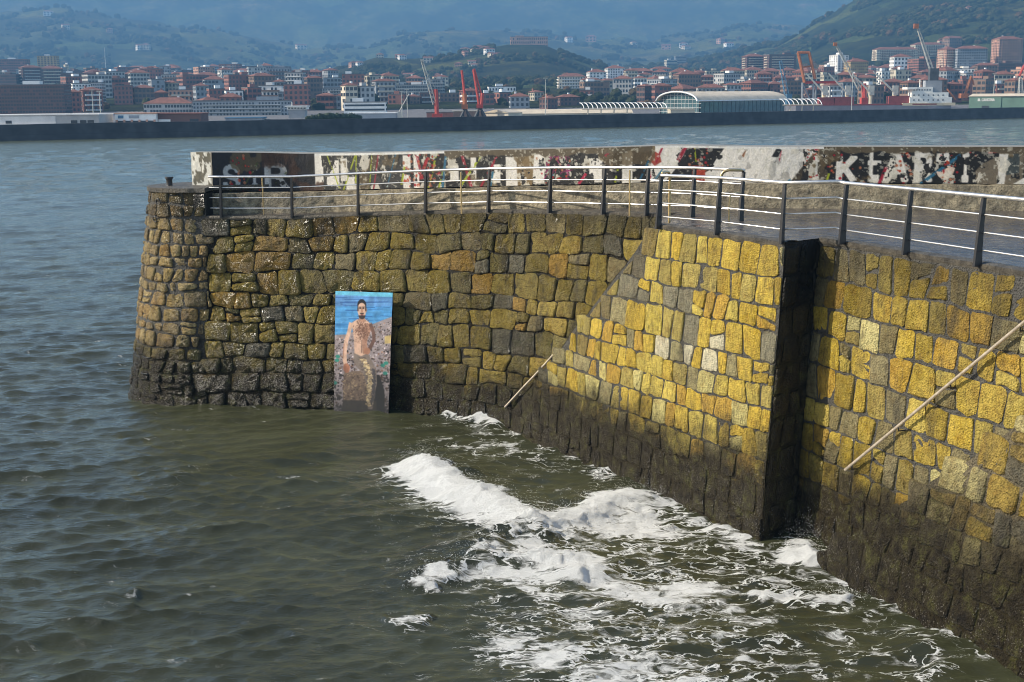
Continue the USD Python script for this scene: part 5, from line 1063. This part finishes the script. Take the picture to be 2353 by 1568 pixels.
G = np.array([[stp(0, b, z0 + (min(z - .3, 99) - z0) * t) for b, z in zip(bs[1:-1], arcz[1:-1])] for t in np.linspace(0, 1, 6) for z0 in (1.2,)]); v, f = grid(G); obj('glass_gable', (v, f), M['glass_wall'], stn)
obj('glass_front', grid(np.array([[stp(a, 0, z) for a in np.linspace(0, axl, 12)] for z in (1.2, ze)])), M['glass_wall'], stn)
obj('glass_back', grid(np.array([[stp(a, gl, z) for a in np.linspace(0, axl, 12)] for z in (1.2, ze)])), M['glass_wall'], stn)
for k in range(1, 11): obj('mullion', MB().tube(np.array([stp(-.06, gl * k / 11, 1.2), stp(-.06, gl * k / 11, float(np.interp(gl * k / 11, bs, arcz)) - .3)]), .07, 5).mesh(), M['steel_white'], stn)
for k in range(1, 6): 
    z = 1.2 + (zr - 1.2) * k / 6; hb_ = [b for b, zz_ in zip(bs, arcz) if zz_ - .3 > z]
    if len(hb_) > 1: obj('transom', MB().tube(np.array([stp(-.06, hb_[0], z), stp(-.06, hb_[-1], z)]), .06, 5).mesh(), M['steel_white'], stn)
for k in range(1, 20): obj('mullion', MB().tube(np.array([stp(axl * k / 20, -.08, 1.2), stp(axl * k / 20, -.08, ze)]), .06, 5).mesh(), M['crane_dark'], stn)
# ribbed canopies
def canopy(label, x0, x1, yt, yb, D, n, posts):
    t = thing('ribbed_canopy', label, 'canopy'); landmarks.append(((x0 + x1) / 2, yt, label)); step = (x1 - x0 - 8) / (n - 1); T = lambda x, y: at(x, y, D)
    for k in range(n):
        xb = x0 + 9 + k * step; a = np.linspace(np.pi / 2, 0, 8); pts = np.array([T(xb - 9 + 9 * math.cos(q), yb - (yb - yt) * math.sin(q) - .0) for q in a]); pts[:, 1] += np.linspace(2.5, 0, 8); obj('rib', MB().tube(pts, .13, 6).mesh(), M['steel_white'], t)
    obj('beam', MB().tube(np.array([T(x0 + 4, yb), T(x1, yb - 1)]), .22, 6).mesh(), M['wall_sand'], t); obj('top_pipe', MB().tube(np.array([T(x0, yt), T(x1 - 8, yt - 1)]) + (0, 2.5, 0), .10, 6).mesh(), M['steel_white'], t)
    for x in posts: obj('post', MB().tube(np.array([T(x + 1.5, yb), np.r_[T(x, yb)[:2], 1.0]]), .2, 6).mesh(), M['wall_sand'], t)
canopy('long white ribbed canopy left of the vaulted terminal', 1333, 1532, 237, 251, 415, 19, (1350, 1380, 1410, 1440))
canopy('short white ribbed canopy right of the vaulted terminal', 1795, 1888, 228, 242, 430, 9, (1815, 1842, 1868))

# cranes
def lattice(m, a, b, w0, w1, n, r):
    a, b = np.asarray(a, float), np.asarray(b, float); d = (b - a) / np.linalg.norm(b - a); s = np.cross(d, (0, 1, 0)); s /= np.linalg.norm(s); q = np.array([0, 1.0, 0]); prev = None
    for k in range(n + 1):
        t = k / n; c = a + (b - a) * t; w = w0 + (w1 - w0) * t; cs = [c + s * w * i + q * w * j for i, j in ((-1, -1), (1, -1), (1, 1), (-1, 1))]
        if prev is not None:
            for i in range(4): m.tube(np.array([prev[i], cs[i]]), r, 4, False); m.tube(np.array([prev[i], cs[(i + 1) % 4]]), r * .7, 4, False)
        prev = cs
    return m
def crane(label, short, D, pieces):
    t = thing('harbour_crane', label, 'crane'); 
    for kind, nm, mat, a, b, w in pieces:
        pa, pb = at(*a, D), at(*b, D); m = MB()
        if kind == 'lat': lattice(m, pa, pb, w, w * .45, 9, .13)
        elif kind == 'tube': m.tube(np.array([pa, pb]), w, 6)
        elif kind == 'tubed': m.tube(np.array([pa, pb + (0, 2.5, 0)]), w, 6)
        else: c = (pa + pb) / 2; m.box(c, (abs(pb[0] - pa[0]), w, abs(pb[2] - pa[2])))
        obj(nm, m.mesh(), M[mat], t); landmarks.append(((a[0] + b[0]) / 2, (a[1] + b[1]) / 2, short)) if nm in ('tower', 'boom') else None
    return t
crane('red mobile harbour crane with a pale lattice boom leaning left', 'the red mobile crane', 420, [('lat', 'boom', 'crane_grey', (999, 240), (970, 141), .55), ('tube', 'tower', 'crane_red', (1004, 264), (1001, 205), .75), ('box', 'cab', 'crane_red', (993, 262), (1017, 273), 3), ('tube', 'stay', 'crane_grey', (1001, 206), (971, 145), .08), ('box', 'boom_head', 'crane_grey', (966, 137), (973, 142), 1.0)])
crane('dark red portal crane with upright jib, left one of a pair', 'the left portal crane', 424, [('tube', 'jib', 'crane_red', (1069, 232), (1061, 162), .45), ('tube', 'tower', 'crane_orange', (1068, 250), (1067, 215), .8), ('box', 'cab', 'crane_orange', (1061, 240), (1075, 251), 3), ('tube', 'leg', 'crane_dark', (1068, 250), (1056, 275), .4), ('tube', 'leg', 'crane_dark', (1069, 250), (1085, 275), .4), ('tubed', 'leg', 'crane_dark', (1066, 250), (1062, 275), .35), ('tubed', 'leg', 'crane_dark', (1071, 250), (1077, 275), .35)])
crane('red portal crane with a double leaning jib, right one of a pair', 'the right portal crane', 422, [('tube', 'jib', 'crane_red', (1101, 243), (1088, 160), .5), ('tube', 'jib', 'crane_red', (1107, 220), (1090, 158), .3), ('tube', 'tower', 'crane_red', (1105, 245), (1108, 214), .7), ('box', 'cab', 'crane_red', (1095, 240), (1110, 249), 3), ('tube', 'leg', 'crane_dark', (1101, 249), (1089, 275), .45), ('tube', 'leg', 'crane_dark', (1104, 249), (1119, 275), .45), ('tubed', 'leg', 'crane_dark', (1100, 249), (1096, 275), .4), ('tubed', 'leg', 'crane_dark', (1105, 249), (1111, 275), .4)])
crane('thin white crane with a slanting jib behind the pale blue shed', 'the thin white crane', 460, [('tube', 'jib', 'crane_grey', (917, 257), (940, 216), .16), ('box', 'cab', 'crane_grey', (914, 257), (926, 276), 3), ('tube', 'tower', 'crane_grey', (919, 262), (918, 256), .3)])
crane('leaning grey lattice crane on a red base in front of the white fin slab', 'the leaning lattice crane', 540, [('lat', 'boom', 'crane_grey', (1975, 205), (1920, 102), .6), ('tube', 'tower', 'crane_red', (1987, 246), (1985, 192), 1.0), ('box', 'cab', 'crane_red', (1978, 225), (1992, 240), 3), ('box', 'boom_head', 'crane_orange', (1915, 98), (1923, 106), 1.0)])
crane('tall grey lattice crane leaning left behind the ship bridge', 'the tall lattice crane', 560, [('lat', 'boom', 'crane_grey', (2142, 165), (2107, 60), .7), ('lat', 'tower', 'crane_grey', (2144, 210), (2144, 158), .9), ('box', 'boom_head', 'crane_orange', (2100, 55), (2110, 66), 1.2), ('box', 'cab', 'crane_grey', (2137, 160), (2150, 172), 3)])
crane('rusty orange gantry crane with two tilted legs left of the ship', 'the orange gantry', 560, [('tube', 'tower', 'crane_orange', (1849, 190), (1834, 121), .7), ('tube', 'tower', 'crane_orange', (1873, 182), (1859, 121), .7), ('tube', 'boom', 'crane_orange', (1833, 121), (1860, 121), .6), ('tube', 'brace', 'crane_orange', (1842, 155), (1866, 152), .4), ('tube', 'boom', 'crane_red', (1850, 190), (1925, 189), .6), ('tube', 'leg', 'wall_slate', (1844, 190), (1843, 246), .45), ('tube', 'leg', 'wall_slate', (1869, 190), (1868, 246), .45), ('tube', 'brace', 'wall_slate', (1845, 195), (1866, 240), .3), ('tubed', 'leg', 'wall_slate', (1876, 190), (1876, 246), .4)])
crane('tall pale blue jib crane rising beside the orange gantry', 'the blue crane', 580, [('lat', 'tower', 'wall_blue', (1812, 240), (1793, 140), 1.0), ('box', 'cab', 'wall_blue', (1807, 216), (1818, 240), 3)])
crane('bent orange crane arm right of the ship', 'the bent orange crane', 560, [('tube', 'boom', 'crane_orange', (2216, 222), (2232, 175), .6), ('tube', 'jib', 'crane_orange', (2232, 175), (2238, 195), .35), ('box', 'cab', 'crane_orange', (2206, 215), (2222, 226), 3)])
crane('red crane leg cut by the right edge of the picture', 'the red crane at the right edge', 540, [('tube', 'boom', 'crane_red', (2342, 175), (2354, 150), .5), ('lat', 'tower', 'crane_grey', (2345, 225), (2345, 178), .9)])

# the moored ship
D_ = 520; sp0, sp1 = at(1826, 244, D_), at(2182, 236, D_ - 4)
ship = thing('cargo_ship', 'moored bulk carrier with four deck cranes and a white bridge at the right', 'ship', (sp0[0], sp0[1], 0), math.atan2(*(sp1 - sp0)[:2][::-1])); landmarks.append((2000, 240, 'the cargo ship'))
SLn = float(np.linalg.norm((sp1 - sp0)[:2])); kx_ = SLn / (2182 - 1826); dz_ = float(at(1900, 243, D_)[2])
def shx(x): return (x - 1826) * kx_
def shz(x, y): return float(at(x, y, D_)[2])
hullp = [(-3, -1.2), (0, -3.2), (SLn * .9, -3.4), (SLn, -2.6), (SLn, 2.6), (SLn * .9, 3.4), (0, 3.2), (-3, 1.2)]; v, f = prism(hullp, -.5, dz_); obj('hull', (v, f), M['hull'], ship)
v, f = prism([(a * 1.0, b * 1.01) for a, b in hullp], dz_ + .004, dz_ + .5); obj('deck_rail', (v, f), M['ship_red'], ship)
for a, b_, yt in ((1880, 1914, 224), (1916, 1960, 223), (2040, 2086, 221)): obj('hatch', MB().box(((shx(a) + shx(b_)) / 2, 0, (dz_ + .5 + shz(a, yt)) / 2), (shx(b_) - shx(a), 4.6, shz(a, yt) - dz_ - .5)).mesh(), M['ship_red'], ship)
for bx, tx, ty in ((1893, 1850, 170), (1946, 1901, 169), (2000, 1956, 171), (2055, 2004, 165)):
    dcr = obj('deck_crane', MB().tube(np.array([(shx(bx), 0, dz_), (shx(bx), 0, shz(bx, 216))]), .75, 10).mesh(), M['ship_cream'], ship)
    obj('crane_house', MB().box((shx(bx) + .3, 0, shz(bx, 208)), (1.9, 2.0, shz(bx, 196) - shz(bx, 218))).mesh(), M['crane_grey'], dcr)
    obj('jib', MB().tube(np.array([(shx(bx), -.7, shz(bx, 214)), (shx(tx), -.7, shz(tx, ty))]), np.array([.42, .26]), 6).mesh(), M['crane_grey'], dcr)
def sblk(nm, x0, x1, y0, y1, dpt, mat): return obj(nm, MB().box(((shx(x0) + shx(x1)) / 2, 0, (shz(x0, y0) + shz(x0, y1)) / 2), (shx(x1) - shx(x0), dpt, abs(shz(x0, y0) - shz(x0, y1)))).mesh(), M[mat], ship)
sblk('superstructure', 2086, 2182, 243, 224, 6.6, 'ship_white'); sblk('superstructure', 2090, 2174, 224, 213, 6.2, 'ship_white'); bb = sblk('bridge', 2090, 2138, 213, 201, 6.0, 'ship_white'); sblk('bridge_wing', 2078, 2100, 206, 201, 8.6, 'ship_white'); sblk('funnel', 2132, 2152, 212, 158, 3.0, 'crane_dark'); sblk('funnel_base', 2122, 2160, 213, 186, 4.0, 'wall_slate'); sblk('stern_deck', 2070, 2190, 243, 237, 6.8, 'ship_cream')
for y in (230, 219, 207):
    for k in range(7): sblk('window', 2094 + k * 6 + (0 if y < 210 else k * 5), 2097 + k * 6 + (0 if y < 210 else k * 5), y + 1.5, y - 1.5, 6.7 if y > 225 else 6.3 if y > 215 else 6.1, 'pane')
obj('mast', MB().tube(np.array([(shx(2112), 0, shz(2112, 201)), (shx(2112), 0, shz(2112, 184))]), .2, 6).mesh(), M['ship_white'], ship); obj('lifeboat_davit', MB().tube(np.array([(shx(2172), -2, shz(2172, 205)), (shx(2192), -2, shz(2190, 230))]), .35, 6).mesh(), M['crane_orange'], ship)
# small white ship bridge on the left
D_ = 400; sb2 = thing('moored_ship', 'white ship bridge with spread wings showing above the sea wall at the left', 'ship'); landmarks.append((683, 255, 'the small white ship bridge'))
for nm, x0, x1, y0, y1, dp in (('superstructure', 667, 703, 280, 252, 5), ('bridge', 663, 707, 252, 246, 5.5), ('bridge_wing', 658, 709, 246, 243, 6), ('stern_deck', 640, 716, 284, 276, 6)):
    a, b_ = at(x0, y0, D_), at(x1, y1, D_); obj(nm, MB().box((a + b_) / 2, (abs(b_[0] - a[0]), dp, abs(b_[2] - a[2]))).mesh(), M['wall_slate' if nm == 'superstructure' else 'ship_white'], sb2)
a = at(671, 243, D_); obj('mast', MB().tube(np.array([a, a + (0, 0, 1.1)]), .1, 6).mesh(), M['ship_white'], sb2)
for k in range(6): a = at(668 + k * 7, 249, D_) - (0, 2.8, 0); obj('window', MB().box(a, (.6, .08, .35)).mesh(), M['pane'], sb2)
# lamp masts
for x, yt, yb, D_, lb in ((211, 207, 268, 380, 'thin lamp mast above the long white shed, left of two'), (228, 210, 284, 330, 'pale lamp mast at the right end of the long white shed'), (923, 210, 276, 420, 'tall lamp mast behind the thin white crane, left of two'), (935, 206, 276, 430, 'tall lamp mast beside the thin white crane, right of two'), (1253, 180, 273, 400, 'tall grey lamp mast above the cream roofed shed'), (1960, 165, 254, 440, 'tall white lamp mast in front of the ship'), (2286, 170, 240, 480, 'lamp mast behind the green shed'), (240, 110, 160, 2600, 'faint pylon on the hazy hillside at the left')):
    a, t = at(x, yt, D_), thing('lamp_mast', lb, 'lamp mast'); obj('pole', MB().tube(np.array([(a[0], a[1], 1.0 if D_ < 1000 else at(x, yb, D_)[2]), a]), np.array([.16, .1]) * (1 if D_ < 1000 else 5), 6).mesh(), M['crane_grey'], t); obj('lamp_head', MB().box(a, (1.3, .5, .22)).mesh(), M['crane_grey'], t)

# town filling
NAMES = dict(brick='red brick', darkbrick='dark brick', ochre='ochre', cream='cream', white='white', grey='grey', slate='slate grey', salmon='salmon', brown='brown', sand='sand coloured')
tr = np.random.default_rng(99); fill = []
def row(D, x0, x1, hgt, wdt, pal, roofp, yaw=25, jit=60):
    x = x0
    while x < x1:
        wF = tr.uniform(*wdt); d0 = D + tr.uniform(-jit, jit); xm_ = x + wF / 2; x += wF + tr.uniform(0, 5)
        if tr.random() < .06: continue
        w = wF / FPX * d0; c = pal[tr.integers(len(pal))]; h = tr.uniform(*hgt); ya = math.radians(tr.uniform(4, yaw * 1.7) if tr.random() < .75 else tr.uniform(-14, 4)); X = (xm_ - CX) / FPX * d0 * .981
        rf = 'hip' if tr.random() < roofp else 'flat'; st = max(2, int(h / 2.4)); win = ['grid', 'grid', 'balcony', 'wide'][tr.integers(4)]
        fill.append(dict(X=X, Y=d0, w=w * .97, d=min(13, max(6, w * tr.uniform(.5, .9))), h=h, ya=ya, c=c, rf=rf, st=st, cols=max(3, int(w / 2.0)), win=win, px=to_px((X, d0, float(ground_z(X, d0)) + h * .7))))
PA = ['brick', 'brick', 'grey', 'slate', 'brown', 'darkbrick', 'sand', 'slate', 'salmon']; PB = ['brick', 'cream', 'grey', 'sand', 'salmon', 'white', 'slate', 'brown']
row(1560, -30, 640, (9, 15), (22, 48), PA, .5); row(1330, -30, 700, (10, 17), (24, 52), PA, .5); row(1130, -30, 740, (10, 18), (22, 52), PA, .45); row(960, 150, 760, (11, 18), (24, 54), PA, .4); row(820, 150, 900, (10, 16), (24, 56), PA, .4); row(690, 160, 900, (8, 13), (24, 56), PA + ['white', 'cream'], .6)
row(1000, 860, 1010, (6, 11), (22, 44), PB, .7); row(860, 1340, 1500, (7, 11), (26, 56), PB, .7); row(690, 900, 1345, (3.5, 6.5), (24, 60), ['brick', 'brown', 'slate', 'brick', 'darkbrick', 'sand'], .7); row(720, 1340, 1900, (6, 10), (30, 66), ['brick', 'brown', 'slate', 'grey', 'darkbrick', 'brick'], .6); row(1000, 1440, 1840, (9, 14), (26, 52), PB, .8); row(1150, 1500, 1760, (8, 12), (26, 50), PB, .8); row(870, 1500, 1860, (8, 13), (30, 60), ['brick', 'grey', 'slate', 'brown'], .7)
row(800, 1850, 2360, (9, 14), (26, 56), PB, .6); row(950, 1840, 2360, (9, 15), (24, 50), PB, .6); row(1090, 1850, 2360, (9, 15), (24, 50), PB + ['cream', 'salmon'], .7); row(1250, 1950, 2360, (8, 12), (24, 46), PB + ['cream'], .7); row(660, 1900, 2380, (8, 12), (30, 60), ['brick', 'slate', 'brown', 'grey'], .6)
row(640, 460, 800, (6, 9), (28, 56), ['grey', 'slate', 'brick'], .5)
seen = {}; ORD = ['', 'second ', 'third ', 'fourth ', 'fifth ', 'sixth ', 'seventh ', 'eighth ']
for b in sorted(fill, key=lambda q: q['px'][0]):
    lm = min((l for l in landmarks if len(l[2].split()) < 7), key=lambda l: math.hypot(l[0] - b['px'][0], 1.6 * (l[1] - b['px'][1]))); dx, dy = b['px'][0] - lm[0], b['px'][1] - lm[1]
    rel = ('right of' if dx > 0 else 'left of') if abs(dx) > abs(dy) * 1.6 else ('above' if dy < 0 else 'below')
    look = ('wide ' if b['w'] / b['Y'] > .0155 else 'narrow ' if b['w'] / b['Y'] < .010 else '') + NAMES[b['c']] + (' red roofed' if b['rf'] == 'hip' else ' flat roofed') + (' balconied' if b['win'] == 'balcony' else '') + ' block'
    key = f'{look} {rel} {lm[2]}'; n = seen.get(key, 0); seen[key] = n + 1
    lab = key if n == 0 else f'{ORD[min(n, 7)]}{look} from the left, {rel} {lm[2]}'
    building('apartment_block', lab, 'apartment block', b['X'], b['Y'], float(ground_z(b['X'], b['Y'])) - 3, b['w'], b['d'], b['h'] + 3, b['ya'], b['c'], b['rf'], b['st'] + 1, b['cols'], b['win'], ['cream', 'grey', 'white', 'brown'][tr.integers(4)], 'apartment blocks of the town')
# scattered houses on the slopes
hs = [(754, 171, 1700), (764, 165, 1720), (818, 152, 1760), (832, 162, 1740), (880, 139, 1850), (925, 139, 1850), (871, 172, 1500), (1135, 156, 1650), (1120, 142, 1750), (1130, 148, 1700), (1098, 140, 1760), (1075, 147, 1720), (1042, 146, 1700), (1090, 163, 1600), (1060, 165, 1600), (1098, 168, 1560), (1075, 132, 1830), (1106, 129, 1850), (1197, 107, 1890), (946, 172, 1500), (2222, 67, 1720), (2318, 32, 1950), (2336, 26, 2000), (2348, 20, 2050), (2132, 101, 1480), (2165, 99, 1500), (1363, 35, 3900), (1312, 47, 3800), (1460, 52, 3700), (1535, 64, 3600), (1574, 62, 3600), (1580, 68, 3550), (1660, 66, 3600), (1678, 82, 3300), (1712, 88, 3200), (40, 21, 4300), (128, 60, 3800), (165, 82, 3500), (265, 83, 3500), (330, 100, 3200), (345, 96, 3200), (455, 145, 2500), (410, 135, 2600), (700, 65, 3900), (655, 195, 1250), (745, 190, 1260), (1010, 176, 1500), (1330, 178, 1350), (930, 152, 1780), (990, 160, 1700), (1150, 160, 1640)]
for k, (x, y, D) in enumerate(hs):
    X = (x - CX) / FPX * D * .981; z = float(ground_z(X, D)); s = 1 + max(0, D - 1800) / 1500
    where = 'green mound' if D < 2000 and x < 1400 else 'right hill' if x > 1900 else 'hazy mountainside'
    lm = min((l for l in landmarks if len(l[2].split()) < 7), key=lambda l: abs(l[0] - x) + .4 * abs(l[1] - y))[2]; look = ['white', 'cream', 'salmon'][k % 3]
    key = f'small {look} house on the {where} above {lm}'; n = seen.get(key, 0); seen[key] = n + 1
    building('house', key if n == 0 else f'{ORD[min(n, 7)]}small {look} house from the left on the {where} above {lm}', 'house', X, D, z - 2, 9 * s * tr.uniform(.7, 1.5), 7 * s, 2 + 5 * s * tr.uniform(.7, 1.2), math.radians(tr.uniform(-10, 40)), look, 'gable' if k % 2 else 'hip', 2, 3, 'grid', None, 'houses scattered on the hills')

# woods: three clump shapes, scattered
M['leaf'] = usdkit.material(stage, '/World/Looks/leaf', {'o': ('object_info', {}), 'r': ('rgb_ramp', dict(ramp=[(0, (.018, .026, .011)), (.5, (.034, .042, .016)), (.85, (.052, .058, .020)), (.95, (.11, .065, .028)), (1, (.12, .07, .03))])), 'g': ('geometry', {}), 'n': ('noise_texture', dict(scale=.5, detail=5.0)), 'm': ('mix_color', dict(blend_type='multiply', fac=.6, use_clamp=False)), 'p': ('principled_bsdf', dict(roughness=.9, specular_ior_level=.15))},
    [('o.random', 'r.fac'), ('g.position', 'n.vector'), ('r.color', 'm.a'), ('n.color', 'm.b'), ('m.result', 'p.base_color')], surface='p.BSDF')
pi = UsdGeom.PointInstancer.Define(stage, unique('/World', 'hillside_woods')); tag(pi.GetPrim(), 'dark woods and hedges covering the mound and the right hill', 'woods', None, 'stuff')
for k in range(3):
    s = trimesh.creation.icosphere(2, 1.0); vv = s.vertices * (1 + .9 * (fbm(s.vertices * 2.2 + k * 9, 4, k) - .5))[:, None] * (1, 1, 1.05); m_ = usdkit.mesh(stage, f'/World/hillside_woods/clump_{k}', (vv + (0, 0, .6), s.faces), M['leaf'], False); pi.CreatePrototypesRel().AddTarget(m_.GetPath())
pos, ids, sc = [], [], []
def scatter(n, x0, x1, D0, D1, thr, size):
    x = tr.uniform(x0, x1, n); D = tr.uniform(D0, D1, n); X = (x - CX) / FPX * D * .981; m = fbm(np.stack([X * .012, D * .008, 0 * X], -1), 4, 55) > thr; m &= ~((np.abs(x - 1215) < 75) & (D > 1640) & (D < 1960)); X, D = X[m], D[m]; Z = ground_z(X, D)
    for a, b_, c in zip(X, D, Z): s = tr.uniform(*size) ; pos.append((a, b_, c)); ids.append(tr.integers(3)); sc.append((s * tr.uniform(.9, 1.5), s, s * tr.uniform(.7, 1.1)))
scatter(3200, 680, 1440, 1150, 1920, .49, (1.8, 3.6)); scatter(6500, 1720, 2420, 1250, 2330, .54, (2.2, 4.6)); scatter(1500, 1380, 1900, 1750, 2520, .46, (3, 5.5)); scatter(600, -60, 700, 1500, 2200, .5, (3, 6)); scatter(9000, -100, 2000, 2250, 4300, .55, (3.0, 7.0)); scatter(900, 0, 2353, 640, 1300, .45, (1.8, 3.4))
pi.CreatePositionsAttr(Vt.Vec3fArray.FromNumpy(np.array(pos, np.float32))); pi.CreateProtoIndicesAttr(Vt.IntArray([int(i) for i in ids])); pi.CreateScalesAttr(Vt.Vec3fArray.FromNumpy(np.array(sc, np.float32)))

# ------------------------------------------------------------------ haze
HX, HY0, HY1, HZ0, HZ1 = 5600.0, -90.0, 6300.0, -4.0, 560.0
hz = MB().box((0, (HY0 + HY1) / 2, (HZ0 + HZ1) / 2), (2 * HX, HY1 - HY0, HZ1 - HZ0)).mesh()
M['haze'] = usdkit.material(stage, '/World/Looks/haze', {'v': ('principled_volume', dict(color=(.165, .37, .62), density=HAZE_DENSITY, anisotropy=0.0))}, volume='v.volume')
obj('haze', hz, M['haze'], None, kind='stuff', label='thin blue haze over the harbour and the hills', cat='haze')
